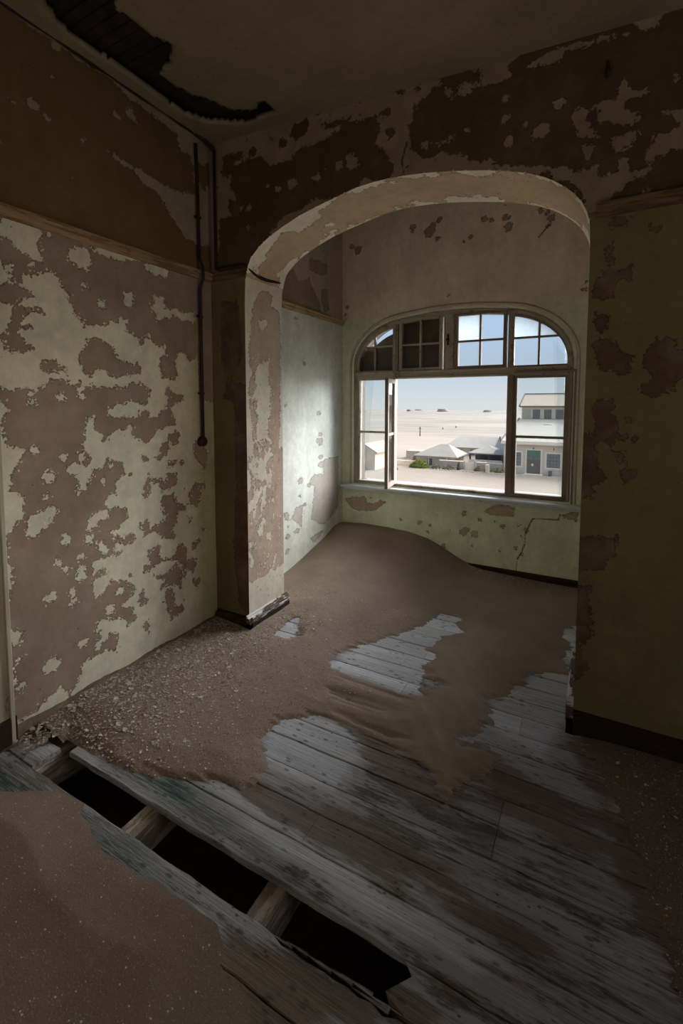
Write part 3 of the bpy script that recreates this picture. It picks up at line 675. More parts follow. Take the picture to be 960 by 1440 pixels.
def build_floor():
    global floor_
    P, Q = grid_sheet(XL-.02, 2.7, -.6, YW, .12)
    floor_ = link_mesh('floor', np_mesh('floor', np.c_[P, -.36+.03*vnoise(P, 3, 4, 3)], Q), M['earth']); tag(floor_, kind='structure')
    def board(x0, x1, y0, y1, fray=0, fray_left=0):
        nx = max(3, int((x1-x0)/.035)); g = .0014
        prof = [(y0+g, -.024), (y0+g, -.004), (y0+g+.003, -.0006), ((y0*3+y1)/4, .0), ((y0+y1)/2, .001), ((y0+y1*3)/4, .0), (y1-g-.003, -.0006), (y1-g, -.004), (y1-g, -.024)]
        k = len(prof); dz = random.uniform(-.0022, .0012); tl = random.uniform(-.01, .01); wv = random.uniform(0, 9)
        V = []
        for i in range(nx+1):
            x = x0+(x1-x0)*i/nx
            for j, (y, z) in enumerate(prof):
                xx = x; yy = y
                if fray_left and i == 0: xx += [.0, .01, .05, -.03, .06, .02, .075, -.01, .03][j]*1.0
                if j in (0, 1, 2, 6, 7, 8): yy += .0015*math.sin(x*23+wv+j//4)+.001*random.uniform(-1, 1)
                zz = z+dz+(y-(y0+y1)/2)*tl+.001*math.sin(x*3+wv)
                if fray and j >= k-3 and x > -.80 and x < -.35: yy -= abs(math.sin(x*41))*.012
                V.append((xx, yy, zz))
        V = np.array(V); i = np.arange(nx)[:, None]*k+np.arange(k)[None, :]
        j2 = np.arange(nx)[:, None]*k+((np.arange(k)+1) % k)[None, :]
        Q = np.stack([i, j2, j2+k, i+k], -1).reshape(-1, 4)
        me = np_mesh('floor_board', V, Q, False, {'white': soft(V[:,:2], WHITE, .10), 'dust': soft(V[:,:2], DUST, .16), 'green': soft(V[:,:2], GREENP, .10), 'tone': np.full(len(V), random.random())})
        bm = bmesh.new(); bm.from_mesh(me); bm.verts.ensure_lookup_table()
        bm.faces.new([bm.verts[t] for t in range(k)]); bm.faces.new([bm.verts[nx*k+t] for t in reversed(range(k))]); bm.normal_update(); bmesh.ops.recalc_face_normals(bm, faces=bm.faces); bm.to_mesh(me); bm.free()
        return link_mesh('floor_board', me, M['board'], floor_)
    ys = [GAP0]
    while ys[-1] > -.2: ys.append(ys[-1]-.136)
    rows = [(b, a) for a, b in zip(ys[:-1], ys[1:])]
    y = GAP1
    while y < YW-.02:
        w = .142 if y < 1.2 else random.uniform(.128, .140); rows.append((y, min(y+w, YW))); y += w
    XE = 2.7
    for r, (a, b) in enumerate(rows):
        if abs(b-GAP0) < 1e-6: cuts = [XL+.012, XE]
        elif abs(a-GAP1) < 1e-6: cuts = [-2.0, XE]
        else:
            js = [j for j in (-1.455, -.855, -.255, .345, .945) if random.random() < .28]; cuts = [XL+.012]+js[:2]+[XE]
        if a > YA+.3: cuts = [c for c in cuts if c < .1]+[.19]
        elif a > YA-.05: cuts = [c for c in cuts if c < XR-.1]+([XR+.01] if a > YA else [XE])
        for p, q in zip(cuts[:-1], cuts[1:]):
            board(p+.001, q-.001, a, b, fray=abs(b-GAP0) < 1e-6)
    board(XL+.012, -2.06, GAP0+.001, GAP1-.001)
    board(-.40, XE, GAP0+.001, GAP1-.001, fray_left=1)
    # splintered slivers along the hole's right end
    for k in range(9):
        x = -.78+.05*k; L = random.uniform(.06, .13); y0 = GAP0+random.uniform(-.004, .012)
        MB().add([(x, y0, -.006), (x+L, y0-.006, -.004), (x+L, y0+.004, -.004), (x+.01, y0+.002, -.014), (x+L, y0-.004, -.014)], [(0, 1, 2), (0, 3, 4, 1), (0, 2, 4, 3), (1, 4, 2)]).build('splinter', M['board'], floor_)
    for x in (-2.09, -1.455, -.855, -.255, .345, .945, 1.545, 2.145):
        MB().box(x-.037, x+.037, -.5, YW-.02, -.15, -.0275).build('joist', M['joist'], floor_, bevel=.004)
build_floor()

# ------------------------------------------------------------------ sand
HX = np.array([-2.5, -2.34, -2.05, -1.77, -1.58, -1.36, -1.22, -1.08, -.95, -.82, -.58, -.3, 0, 1.3]); HZ = np.array([.26, .27, .295, .295, .28, .235, .18, .11, .06, .035, .022, .012, .008, .008])
def FP(pts): return np.array([on_plane(x, y, 2, .01)[:2] for x, y in pts])
BARE = [FP(p) for p in (
 [(458,937),(470,922),(490,912),(505,906),(530,902),(545,893),(560,894),(570,884),(600,876),(620,862),(650,866),(645,878),(655,886),(625,893),(600,912),(612,920),(590,936),(602,944),(590,950),(597,978),(560,975),(530,965),(500,958)],
 [(365,1048),(368,1035),(385,1020),(405,1010),(425,1004),(450,1006),(480,1010),(500,1020),(530,1035),(560,1050),(585,1070),(600,1085),(612,1110),(628,1137),(645,1110),(660,1090),(690,1075),(700,1060),(672,1035),(690,1030),(676,1008),(690,998),(690,985),(715,975),(722,962),(740,960),(745,948),(765,945),(800,950),(806,1000),(812,1030),(830,1060),(850,1100),(880,1150),(892,1180),(905,1210),(912,1250),(925,1280),(940,1320),(950,1370),(965,1410),(990,1470),(700,1600),(200,1600),(-300,1090),(60,1065),(95,1035),(125,1050),(150,1068),(180,1085),(230,1092),(262,1094),(300,1100),(320,1104),(335,1114),(350,1106),(362,1098),(366,1080),(372,1070)],
 [(375,893),(392,880),(405,868),(428,862),(424,880),(420,889),(404,897)], [(795,880),(830,878),(830,937),(795,940),(800,930),(793,922),(799,905),(793,895)],
 [(466,972),(500,982),(546,999),(530,998),(490,984)], [(475,1000),(520,1018),(570,1036),(545,1034),(500,1015)], [(648,1038),(660,1037),(666,1046),(650,1045)],[(600,955),(618,962),(606,966)])]
NEARSAND = FP([(-400,1118),(0,1110),(50,1108),(80,1112),(100,1125),(112,1126),(115,1145),(128,1165),(150,1200),(175,1215),(200,1235),(225,1240),(240,1255),(270,1275),(300,1300),(305,1340),(300,1370),(315,1375),(335,1385),(345,1410),(350,1440),(420,1700),(-400,1700)])
def sand_h(P):
    x, y = P[:,0], P[:,1]
    cov = np.full(len(P), 1.0)
    for b in BARE: cov = np.minimum(cov, -sdf_poly(P, b))
    n = vnoise(P, 9, 21, 4); n2 = vnoise(P, 45, 22, 2)
    streak = vnoise(P*np.array([.6, 7.0]), 4, 31, 3)
    row = np.floor((y-GAP1)/.1345).astype(int); rr_ = np.random.default_rng(3).random(80)[np.clip(row, 0, 79)]-.5
    fine = vnoise(P*np.array([.35, 9.0]), 9, 33, 3)
    cov2 = cov+.018*n+.03*streak+.05*rr_+.028*fine
    h = np.clip(cov2*.22, -.02, .006)+np.clip(cov*.09, 0, .014)+.002*n+.0008*n2
    # heap of grit by the left wall, dune in the bay
    base = cov > -.03
    dl = x-XL
    heap = .035*np.exp(-(dl/.35)**2)*np.clip((y-1.05)/.3, 0, 1)*np.clip((2.6-y)/.3+.6, 0, 1)
    prof = np.interp(x, HX, HZ)
    dy = np.clip(YW-y, 0, 9)
    fall = np.exp(-(dy/np.interp(x, [-2.3, -1.6, -1.0, 0], [.86, .62, .45, .5]))**1.55)
    ridge = 1+.10*np.exp(-((dy-.18)/.12)**2)*np.clip((-x-1.2)/.3, 0, 1)
    dune = prof*fall*ridge+.010*np.clip(vnoise(P, 2.2, 41, 2), -1, 1)*(y > 2.6)*np.clip((y-2.6)/.5, 0, 1)
    # wind ripples on the tongue and the bay
    rip = .0010*np.sin((x*.8+y*.62)*62+3*vnoise(P, 3, 51, 2))*np.clip((y-1.6)/.4, 0, 1)*np.clip((x+1.35)/.3, 0, 1)*np.clip((3.1-y)/.6, 0, 1)
    h = h+np.where(base, heap+dune+rip*(h > .008), 0)
    return h, cov
def sand_mat(name, base, dark, speckle=1.0):
    s = NT(name)
    c = s.mix(s.step(s.noise(3, 5, .6), .3, .7), base, dark)
    c = s.mix_mul(c, s.step(s.noise(220, 3, .7), .25, .75, .75, 1.2))
    g = s.attr('grit')
    v = s.voro(150); vc = s.voro(150, out='Color')
    q = s.n('ShaderNodeSeparateColor'); s.l(vc, q.inputs[0])
    on = s.math('MULTIPLY', s.step(v, .25, .4, 1, 0), s.math('MULTIPLY', s.step(q.outputs[0], .70, .74), g))
    c = s.mix(s.math('MULTIPLY', on, .8*speckle), c, (.46, .40, .34))
    dk = s.math('MULTIPLY', s.step(v, .25, .45, 1, 0), s.math('MULTIPLY', s.step(q.outputs[1], .78, .8), g)); c = s.mix(s.math('MULTIPLY', dk, .7), c, (.05, .035, .028))
    s.color(c); h = s.math('ADD', s.math('MULTIPLY', s.noise(160, 4, .7), .6), s.math('MULTIPLY', on, .5)); s.bump(h, .0022)
    return s.m
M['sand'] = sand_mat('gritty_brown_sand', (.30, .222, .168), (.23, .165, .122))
M['sand_shaded'] = sand_mat('shaded_brown_sand', (.20, .140, .105), (.155, .105, .078))  # darker copy of the sand: dimness put into the colour, partly browner soil
def build_sand():
    res = .0095
    P, Q = grid_sheet(XL, 1.2, 1.0, YW, res); h, cov = sand_h(P)
    x, y = P[:,0], P[:,1]
    ok = (h > -.004) & ~((y > YA-.003) & (y < YB+.003) & ((x < XJ+.003) | (x > XR-.003))) & ~((y < GAP1+.012) & (x < -.30)) & ~((y < GAP1) & (x > -2.11))
    Q = Q[ok[Q].all(1)]
    grit = np.clip((-x-.85+.25*vnoise(P, 5, 77))/.35, 0, 1)*np.clip((3.15-y)/.5, 0, 1); grit = np.maximum(grit, np.clip((x-.0)/.2, 0, 1)*(y < 2.4)); grit = np.maximum(grit, .5*np.clip((y-4.0)/.1, 0, 1)*(x > -.95))
    for nm, sel, lab in (('sand_drift', Q[(P[Q[:,0],0] < .0) | (P[Q[:,0],1] > YA)], 'brown wind-blown sand drift heaped under the window and spilling over the floorboards'),
                    ('sand_drift', Q[~((P[Q[:,0],0] < .0) | (P[Q[:,0],1] > YA))], 'dark gritty sand strewn along the foot of the right wall')):
        Pc, Qc, hc, gc = compact(P, sel, h, grit)
        o = link_mesh(nm, np_mesh(nm, np.c_[Pc, hc], Qc, attrs={'grit': gc}), M['sand'] if 'window' in lab else M['sand_shaded']); tag(o, lab, 'sand', kind='stuff')
    P, Q = grid_sheet(XL+.005, .2, -.1, GAP0-.004, .011)
    d = sdf_poly(P, NEARSAND)+.018*vnoise(P, 8, 61, 4); h2 = np.clip(d*.2, -.02, .035)+.006*vnoise(P, 5, 62, 3)*np.clip(d*10, 0, 1)
    Q = Q[(h2[Q] > -.004).all(1)]; Pc, Qc, hc = compact(P, Q, h2)
    o = link_mesh('sand_heap', np_mesh('sand_heap', np.c_[Pc, hc], Qc, attrs={'grit': np.full(len(Pc), .35)}), M['sand_shaded'])
    tag(o, 'low heap of brown sand on the boards in front of the floor gap', 'sand', kind='stuff')
build_sand()
def near_h(P):
    d = sdf_poly(P, NEARSAND)+.018*vnoise(P, 8, 61, 4); return np.clip(d*.2, -.02, .035)+.006*vnoise(P, 5, 62, 3)*np.clip(d*10, 0, 1)

# paint chips --------------------------------------------------------------
M['chip'] = simple('paint_chip', (.52, .47, .40), .8, .35, 60, .0)
M['chip_tan'] = simple('plaster_chip', (.34, .25, .18), .9, .3, 60, .0)
def chip_mesh(seed):
    r = random.Random(seed); n = r.choice((5, 6, 7)); V = []
    rad = [r.uniform(.6, 1.1) for _ in range(n)]; asp = r.uniform(.5, .95)
    for z in (0, .09):
        for k in range(n):
            a = 2*PI*k/n; x, y = rad[k]*math.cos(a), rad[k]*math.sin(a)*asp; V.append((x, y, z+.25*x*x*r.uniform(.8, 1.2)))
    V += [(0, 0, 0), (0, 0, .09)]; F = []
    for k in range(n):
        j = (k+1) % n; F += [(k, j, n+j), (k, n+j, n+k), (j, k, 2*n), (n+k, n+j, 2*n+1)]
    return np.array(V), np.array(F)
CH = [chip_mesh(k) for k in range(8)]
def chip_pos(n, region):
    out = []
    while len(out) < n:
        m = 4000
        if region == 'left':
            x = XL+.03+np.abs(rng.normal(0, .34, m)); y = rng.uniform(1.02, 2.72, m); keep = (x < -.9)
        elif region == 'mid':
            x = rng.uniform(XL+.05, -.6, m); y = rng.uniform(1.3, 3.1, m); keep = rng.random(m) < np.clip((-x-.75)/1.0, 0.02, 1)
        elif region == 'right':
            x = rng.uniform(-.05, .9, m); y = rng.uniform(1.2, 2.3, m); keep = x > .0
        elif region == 'window':
            x = rng.uniform(-.95, -.1, m); y = YW-.04-np.abs(rng.normal(0, .09, m)); keep = x > -9
        P = np.c_[x, y][keep]; h, cov = sand_h(P)
        ok = (h > .001) & ~((P[:,1] > YA-.04) & (P[:,1] < YB+.04) & ((P[:,0] < XJ+.04) | (P[:,0] > XR-.04)))
        ok &= ~((P[:,1] < GAP1+.02) & (P[:,0] > -2.13))
        for p, z in zip(P[ok], h[ok]): out.append((p[0], p[1], z))
    return out[:n]
def build_chips():
    mats = (M['chip'], M['chip_tan'])
    # 300 larger ones as things of their own
    specs = [('left', 170, 'pale flake of fallen paint on the grit along the left wall', 'fallen paint flakes along the left wall', (.008, .019)),
             ('mid', 70, 'small pale paint flake on the sand left of the bare boards', 'paint flakes on the sand left of the bare boards', (.005, .010)),
             ('right', 45, 'small pale paint flake on the dark sand by the right wall', 'paint flakes on the sand by the right wall', (.006, .012)),
             ('window', 15, 'small pale flake on the sand at the foot of the window wall', 'flakes at the foot of the window wall', (.007, .012))]
    meshes = []
    for k, (V, F) in enumerate(CH):
        me = np_mesh('paint_flake', V, F, False); me.materials.append(mats[0]); meshes.append(me)
    for reg, n, lab, grp, (a, b) in specs:
        for (x, y, z) in chip_pos(n, reg):
            o = bpy.data.objects.new('paint_flake', meshes[rng.integers(0, 8)]); COL.objects.link(o); s = rng.uniform(a, b)
            o.location = (x, y, z+.0005); o.scale = (s, s, s*.8); o.rotation_euler = (rng.uniform(-.25, .25), rng.uniform(-.25, .25), rng.uniform(0, 6.28)); 
            big = 'larger' if s > (a+b)/2 else 'smaller'
            if reg == 'left': where = 'beside the left end of the floor gap' if y < 1.35 else 'on the grit along the middle of the left wall' if y < 1.85 else 'on the grit in the corner of left wall and pier' if y < YA else 'on the sand past the pier skirting'
            elif reg == 'mid': where = 'on the sand between pier and floor gap' if y < 1.9 else 'on the sand left of the far bare boards' if y < 2.6 else 'at the foot of the sand dune'
            elif reg == 'right': where = 'on dark sand right at the arch corner skirting' if y > 1.9 else 'on dark sand at the right end of the boards'
            else: where = 'on sand at the foot of the window wall'
            tag(o, f'{big} pale paint flake {where}', 'paint flake', f'{big} paint flakes {where}')
    # the rest: countless crumbs
    for mi, (nm, parts, lab) in enumerate((('paint_crumbs', (('left', 3800), ('mid', 2300), ('right', 520), ('window', 160)), 'countless tiny pale paint crumbs littering the sand'), ('plaster_crumbs', (('left', 2200), ('mid', 1700), ('right', 300)), 'countless tiny brown plaster crumbs littering the sand'))):
        Vs, Fs, nb = [], [], 0
        for reg, n in parts:
            for (x, y, z) in chip_pos(n, reg):
                V, F = CH[rng.integers(0, 8)]; s = rng.uniform(.0016, .0066)*(1.35 if reg == 'left' else .85); a = rng.uniform(0, 6.28); R = np.array([[math.cos(a), -math.sin(a), 0], [math.sin(a), math.cos(a), 0], [0, 0, 1]])
                t = rng.uniform(-.5, .5); R = R @ np.array([[math.cos(t), 0, math.sin(t)], [0, 1, 0], [-math.sin(t), 0, math.cos(t)]])
                Vs.append((V*s*np.array([1, 1, 1.4])) @ R.T+np.array([x, y, z+.0008])); Fs.append(F+nb); nb += len(V)
        o = link_mesh(nm, np_mesh(nm, np.vstack(Vs), np.vstack(Fs), False), mats[mi]); tag(o, lab, 'debris', kind='stuff')
    Vs, Fs, nb = [], [], 0
    cnt = 0
    while cnt < 260:
        p = np.array([[rng.uniform(-1.9, -.3), rng.uniform(.4, .98)]]); z = near_h(p)[0]
        if z < .0: continue
        V, F = CH[rng.integers(0, 8)]; s = rng.uniform(.0015, .004); Vs.append(V*s+np.array([p[0,0], p[0,1], z+.0008])); Fs.append(F+nb); nb += len(V); cnt += 1
    o = link_mesh('paint_crumbs', np_mesh('paint_crumbs', np.vstack(Vs), np.vstack(Fs), False), M['chip']); tag(o, 'tiny paint crumbs scattered on the sand heap nearest the camera', 'debris', kind='stuff')
build_chips()

# curled paint lifting off along the torn edges (real relief on the walls) ------------------
def curls(parent, P, f, to3d, normal, n, mat, zmax=9, zmin=-9, size=(.004, .012)):
    idx = np.where((np.abs(f) < .012) & (P[:,1] < zmax) & (P[:,1] > zmin))[0]
    if len(idx) == 0: return
    idx = rng.choice(idx, min(n, len(idx)), replace=False); Vs, Fs = [], []; nb = 0
    N = np.array(normal, float)
    for i in idx:
        u, v = P[i]+rng.uniform(-.005, .005, 2); a = rng.uniform(0, 6.28); d = np.array([math.cos(a), math.sin(a)]); e = np.array([-d[1], d[0]]); L = rng.uniform(*size); W = L*rng.uniform(.5, 1.0)
        pts = []
        for s_, k in ((0, 0), (.55, .22), (1, .62)):
            for w_ in (-.5, .5):
                q = np.array([u, v])+d*L*s_+e*W*w_*(1-.25*s_); pts.append(to3d(q)+N*(.0006+L*k*.55))
        Vs += pts; Fs += [(nb, nb+1, nb+3, nb+2), (nb+2, nb+3, nb+5, nb+4)]; nb += 6
    o = link_mesh('paint_curl', np_mesh('paint_curl', np.array(Vs), np.array(Fs), True), mat, parent); tag(o, kind='stuff')
M['curl_g'] = simple('curled_green_paint', GREEN_P, .85, .15, 30); M['curl_c'] = simple('curled_cream_paint', (.62, .55, .42), .85, .15, 30)
curls(WL, PLw, FLw, lambda q: np.array([XL, q[0], q[1]]), (1, 0, 0), 1500, M['curl_g'], zmax=2.34, zmin=.08)
def reveal_curls():
    n = 420; P = np.c_[rng.uniform(YA+.03, YB-.02, n), rng.uniform(.15, 1.9, n)]
    curls(WA, P, np.zeros(n), lambda q: np.array([XJ, q[0], q[1]]), (1, 0, 0), n, M['curl_c'], size=(.004, .014))
reveal_curls()

# ------------------------------------------------------------------ pipes and cable
def pipes():
    y = 2.228
    o = empty('conduit_pipe', (XL+.022, y, 1.30)); tag(o, 'dark rusty conduit pipe running down the left wall to a round box', 'pipe')
    L = lambda *p: (p[0]-XL-.022, p[1]-y, p[2]-1.30)
    pt = [L(XL+.022, y, z) for z in (1.32, 1.8, 2.3)]+[L(XL+.05, y, 2.36), L(XL+.05, y, 2.43), L(XL+.022, y, 2.49)]+[L(XL+.02, y-.004, 3.0), L(XL+.02, y-.01, 3.2)]
    MB().tube(pt, .0105, 10).build('pipe', M['rust'], o, smooth=True)
    MB().tube([L(XL+.0, y, 1.30), L(XL+.014, y, 1.30), L(XL+.03, y, 1.30), L(XL+.038, y, 1.30)], [.034, .034, .031, .02], 20).build('junction_box', M['rust'], o, smooth=False)
    for z in (1.62, 2.12, 2.75): MB().box(-.022, .004, -.02, .02, z-1.3-.006, z-1.3+.006).build('clip', M['rust'], o)
    x = XL+.062
    o = empty('conduit_pipe', (x, YA-.016, 2.42)); tag(o, 'dark conduit pipe down the arch wall beside the left corner, bending onto the pier', 'pipe')
    Lp = lambda a, b, c: (a-x, b-YA+.016, c-2.42)
    MB().tube([Lp(x, YA-.016, z) for z in (3.2, 2.9, 2.6, 2.46)]+[Lp(x+.006, YA-.018, 2.44), Lp(x+.03, YA-.02, 2.436), Lp(-2.10, YA-.03, 2.437), Lp(XJ+.01, YA-.03, 2.43)], .0105, 10).build('pipe', M['rust'], o, smooth=True)
    o = MB().tube([(XL+.02, yy, 3.26+.004*math.sin(yy*20)) for yy in np.linspace(.4, 2.2, 20)], .010, 8).build('conduit_pipe', M['rust'], smooth=True)
    tag(o, 'dark conduit running level along the join of left wall and ceiling', 'pipe')
    o = MB().tube([(XL+.02, 2.21, 3.26), (XL+.03, 2.28, 3.25), (XL+.06, 2.332, 3.2)], .013, 8).build('conduit_elbow', M['rust'], smooth=True)
    tag(o, 'short conduit elbow in the ceiling corner above both pipes', 'pipe')
    c = empty('loose_cable', (XJ+.01, YA, 2.42)); tag(c, 'loose double strand of black cable slung across the pier under the arch', 'cable')
    for j in range(2):
        pts = []
        for i in range(13):
            t = i/12; sag = -.02*math.sin(PI*t)*(1+j*.9)
            pts.append((.006+.012*j*math.sin(PI*t), -.03+t*.40, .012-.02*t+sag+.003*math.sin(9*t+j)))
        MB().tube(pts, .0078, 6).build('strand', M['cable'], c, smooth=True)
pipes()
o = MB().tube([(.005, YA-.01, 2.93), (.006, YA-.018, 2.95), (.005, YA-.01, 3.0)], [.008, .012, .004], 6).build('iron_hook', M['rust']); tag(o, 'short black iron peg high on the wall right of the arch', 'peg')

# ------------------------------------------------------------------ window
def glass_mat(name, haze, tint=(.93, .95, .95), milk=(.60, .66, .68)):
    s = NT(name); s.t.nodes.remove(s.p)
    tr = s.n('ShaderNodeBsdfTransparent'); gl = s.n('ShaderNodeBsdfGlossy'); df = s.n('ShaderNodeBsdfTranslucent'); d2 = s.n('ShaderNodeBsdfDiffuse')
    tr.inputs[0].default_value = (*tint, 1); gl.inputs['Roughness'].default_value = .04; df.inputs[0].default_value = (*milk, 1); d2.inputs[0].default_value = (*milk, 1)
    fr = s.n('ShaderNodeFresnel'); fr.inputs[0].default_value = 1.45
    m1 = s.n('ShaderNodeMixShader'); s.l(fr.outputs[0], m1.inputs[0]); s.l(tr.outputs[0], m1.inputs[1]); s.l(gl.outputs[0], m1.inputs[2])
    m0 = s.n('ShaderNodeMixShader'); m0.inputs[0].default_value = .25; s.l(df.outputs[0], m0.inputs[1]); s.l(d2.outputs[0], m0.inputs[2])
    m2 = s.n('ShaderNodeMixShader'); s.set(m2.inputs[0], s.step(s.noise(9, 5, .6), .2, .8, haze*.7, haze*1.2)); s.l(m1.outputs[0], m2.inputs[1]); s.l(m0.outputs[0], m2.inputs[2])
    s.l(m2.outputs[0], s.out.inputs[0]); return s.m
M['glass'] = glass_mat('dusty_window_glass', .012); M['glass_milk'] = glass_mat('milky_window_glass', .4)
YF = 4.255
def arc_clip(x):
    """height of the frame's inner arch at x"""
    A = window_outline(-.045)
    return float(np.interp(x, A[:,0][2:-2], A[:,1][2:-2])) if A[0,0] < x < A[-1,0] else 0
def window():
    w = empty('window_1', (-1.165, YF, .75)); tag(w, kind='structure')
    ox, oy, oz = -1.165, YF, .75
    fd = (YF-.03-oy, YF+.035-oy)
    def part(name, mat, parent, fn, bevel=.002):
        m = MB(); fn(m); o = m.build(name, mat, parent, bevel=bevel); return o
    bx = lambda m, x0, x1, z0, z1, y0=fd[0], y1=fd[1]: m.box(x0-ox, x1-ox, y0, y1, z0-oz, z1-oz)
    # outer frame following the arch: ring between outline and outline shrunk
    A = np.vstack([window_outline(.012)]); B = np.vstack([window_outline(-.045)])
    P = []
    for a, b in zip(A, B):
        P.append([(a[0]-ox, fd[0]-.012, a[1]-oz), ((a[0]*.55+b[0]*.45)-ox, fd[0]-.018, (a[1]*.55+b[1]*.45)-oz), ((a[0]*.45+b[0]*.55)-ox, fd[0], (a[1]*.45+b[1]*.55)-oz), (b[0]-ox, fd[0]+.004, b[1]-oz), (b[0]-ox, fd[1], b[1]-oz), (a[0]-ox, fd[1], a[1]-oz)])
    MB().sweep(P, None).build('window_frame', M['frame'], w)
    # plaster architrave bead on the wall round the opening
    A = window_outline(.055); B = window_outline(.025); P = []
    for a, b in zip(A, B):
        y = YW-oy
        P.append([(a[0]-ox, y+.002, a[1]-oz), (a[0]*.7+b[0]*.3-ox, y-.010, a[1]*.7+b[1]*.3-oz), (a[0]*.3+b[0]*.7-ox, y-.010, a[1]*.3+b[1]*.7-oz), (b[0]-ox, y+.002, b[1]-oz)])
    MB().sweep(P, None).build('plaster_bead', simple('cream_bead', (.50, .43, .34), .9, .2, 20, .001), w, smooth=True)
    part('bottom_rail', M['frame'], w, lambda m: bx(m, -2.12, -.2, .735, .757))
    # transom
    def tr(m):
        bx(m, -2.14, -.19, 1.795, 1.862, fd[0]-.008, fd[1]); bx(m, -2.14, -.19, 1.845, 1.868, fd[0]-.022, fd[1]); bx(m, -1.70, -.64, 1.800, 1.815, fd[0]-.016, fd[1])
    part('transom', M['frame'], w, tr)
    for x0, x1, mt in ((-1.755, -1.715, 'frame'), (-.665, -.60, 'frame_dark')):
        part('mullion', M[mt], w, lambda m: (bx(m, x0, x1, .75, 1.80), bx(m, x0+.012, x1-.012, .75, 1.80, fd[0]-.012, fd[1])))
    for x0, x1 in ((-1.742, -1.69), (-1.222, -1.126), (-.667, -.617)):
        zt = min(arc_clip(x0), arc_clip(x1))+.01
        part('fanlight_post', M['frame'], w, lambda m: (bx(m, x0, x1, 1.86, zt), bx(m, x0+.015, x1-.015, 1.86, zt, fd[0]-.012, fd[1])))
    part('fanlight_head', M['frame'], w, lambda m: bx(m, -1.69, -.667, 2.372, 2.40))
    # upper sashes, 2x2 panes each
    def sash(x0, x1, z0, z1, mat, milky, st=.03, bars_z=(2.117,), name='fanlight_sash', y0=None, y1=None):
        a, b = (fd[0]-.010, fd[1]-.02) if y0 is None else (y0, y1)
        s = part(name, M[mat], w, lambda m: (bx(m, x0, x0+st, z0, z1, a, b), bx(m, x1-st, x1, z0, z1, a, b), bx(m, x0+st, x1-st, z0, z0+st*.75, a, b), bx(m, x0+st, x1-st, z1-st*.75, z1, a, b)))
        xm = (x0+x1)/2; zm = bars_z[0]
        part('glazing_bar', M[mat], s, lambda m: bx(m, xm-.008, xm+.008, z0+st*.75, z1-st*.75, a+.004, b-.004), .001)
        part('glazing_bar', M[mat], s, lambda m: bx(m, x0+st, x1-st, zm-.008, zm+.008, a+.006, b-.006), .001)
        for (px0, px1) in ((x0+st, xm-.008), (xm+.008, x1-st)):
            for (pz0, pz1) in ((z0+st*.7, zm-.008), (zm+.008, z1-st*.7)):
                mk = 'glass_milk' if (milky and px0 < xm-.02 and pz0 > zm) else 'glass'
                part('pane', M[mk], s, lambda m: bx(m, px0, px1, pz0, pz1, (a+b)/2, (a+b)/2+.003), 0)
        return s
    sash(-1.672, -1.245, 1.872, 2.368, 'frame', False)
    sash(-1.130, -.676, 1.872, 2.368, 'frame_dark', True)
    # lunettes left and right
    for sd in (0, 1):
        xs = (-2.135, -1.742) if sd == 0 else (-.617, -.195)
        xa, xb = xs; n = 18; zb = 1.868; bar_x = -1.935 if sd == 0 else -.418; zm = 2.117
        fr = 'frame' if sd == 0 else 'frame_dark'
        X = np.linspace(xa, xb, n); top = np.array([arc_clip(x) for x in X])
        if sd == 0: top[0] = max(top[0], 1.95)
        else: top[-1] = max(top[-1], 1.95)
        def strip(m, off):
            for i in range(n-1):
                m.prism([(X[i]-ox, top[i]-off-oz), (X[i+1]-ox, top[i+1]-off-oz), (X[i+1]-ox, top[i+1]+.01-oz), (X[i]-ox, top[i]+.01-oz)], 1, fd[0], fd[1]-.02)
        lun = part('fanlight_sash', M[fr], w, lambda m: (strip(m, .012), bx(m, xa, xb, zb-.004, zb+.014, fd[0], fd[1]-.02)), 0)
        part('glazing_bar', M[fr], lun, lambda m: bx(m, bar_x-.008, bar_x+.008, zb, arc_clip(bar_x), fd[0]+.004, fd[1]-.024), .001)
        # horizontal bar ends where it meets the arch
        inner = [x for x in np.linspace(xa, xb, 80) if arc_clip(x) > zm]
        part('glazing_bar', M[fr], lun, lambda m: bx(m, min(inner), max(inner), zm-.008, zm+.008, fd[0]+.006, fd[1]-.026), .001)
        for (p0, p1) in ((xa, bar_x-.008), (bar_x+.008, xb)):
            for lo in (True, False):
                if lo: pts = [(p0, zb+.01), (p1, zb+.01)]+[(x, min(zm-.008, arc_clip(x))) for x in np.linspace(p1, p0, 10)]
                else:
                    xx = [x for x in np.linspace(p1, p0, 14) if arc_clip(x) > zm+.01]
                    if len(xx) < 2: continue
                    pts = [(min(xx), zm+.008), (max(xx), zm+.008)]+[(x, arc_clip(x)) for x in xx]
                mk = 'glass_milk' if (sd == 1 and not lo) else 'glass'
                part('pane', M[mk], lun, lambda m: m.prism([(x-ox, z-oz) for x, z in pts], 1, fd[0]+.02, fd[0]+.023), 0)
    # lower casements with one glazing bar
    def casement(x0, x1, z0, z1, mat, sl, sr, top=.028, bot=.022, name='casement'):
        a, b = fd[0]-.006, fd[1]-.02
        s = part(name, M[mat], w, lambda m: (bx(m, x0, x0+sl, z0, z1, a, b), bx(m, x1-sr, x1, z0, z1, a, b), bx(m, x0+sl, x1-sr, z0, z0+bot, a, b), bx(m, x0+sl, x1-sr, z1-top, z1, a, b)))
        part('glazing_bar', M[mat], s, lambda m: bx(m, x0+sl, x1-sr, 1.255, 1.277, a+.004, b-.004), .001)
        for z_ in ((z0+bot, 1.255), (1.277, z1-top)): part('pane', M['glass'], s, lambda m: bx(m, x0+sl, x1-sr, z_[0], z_[1], (a+b)/2, (a+b)/2+.003), 0)
        return s
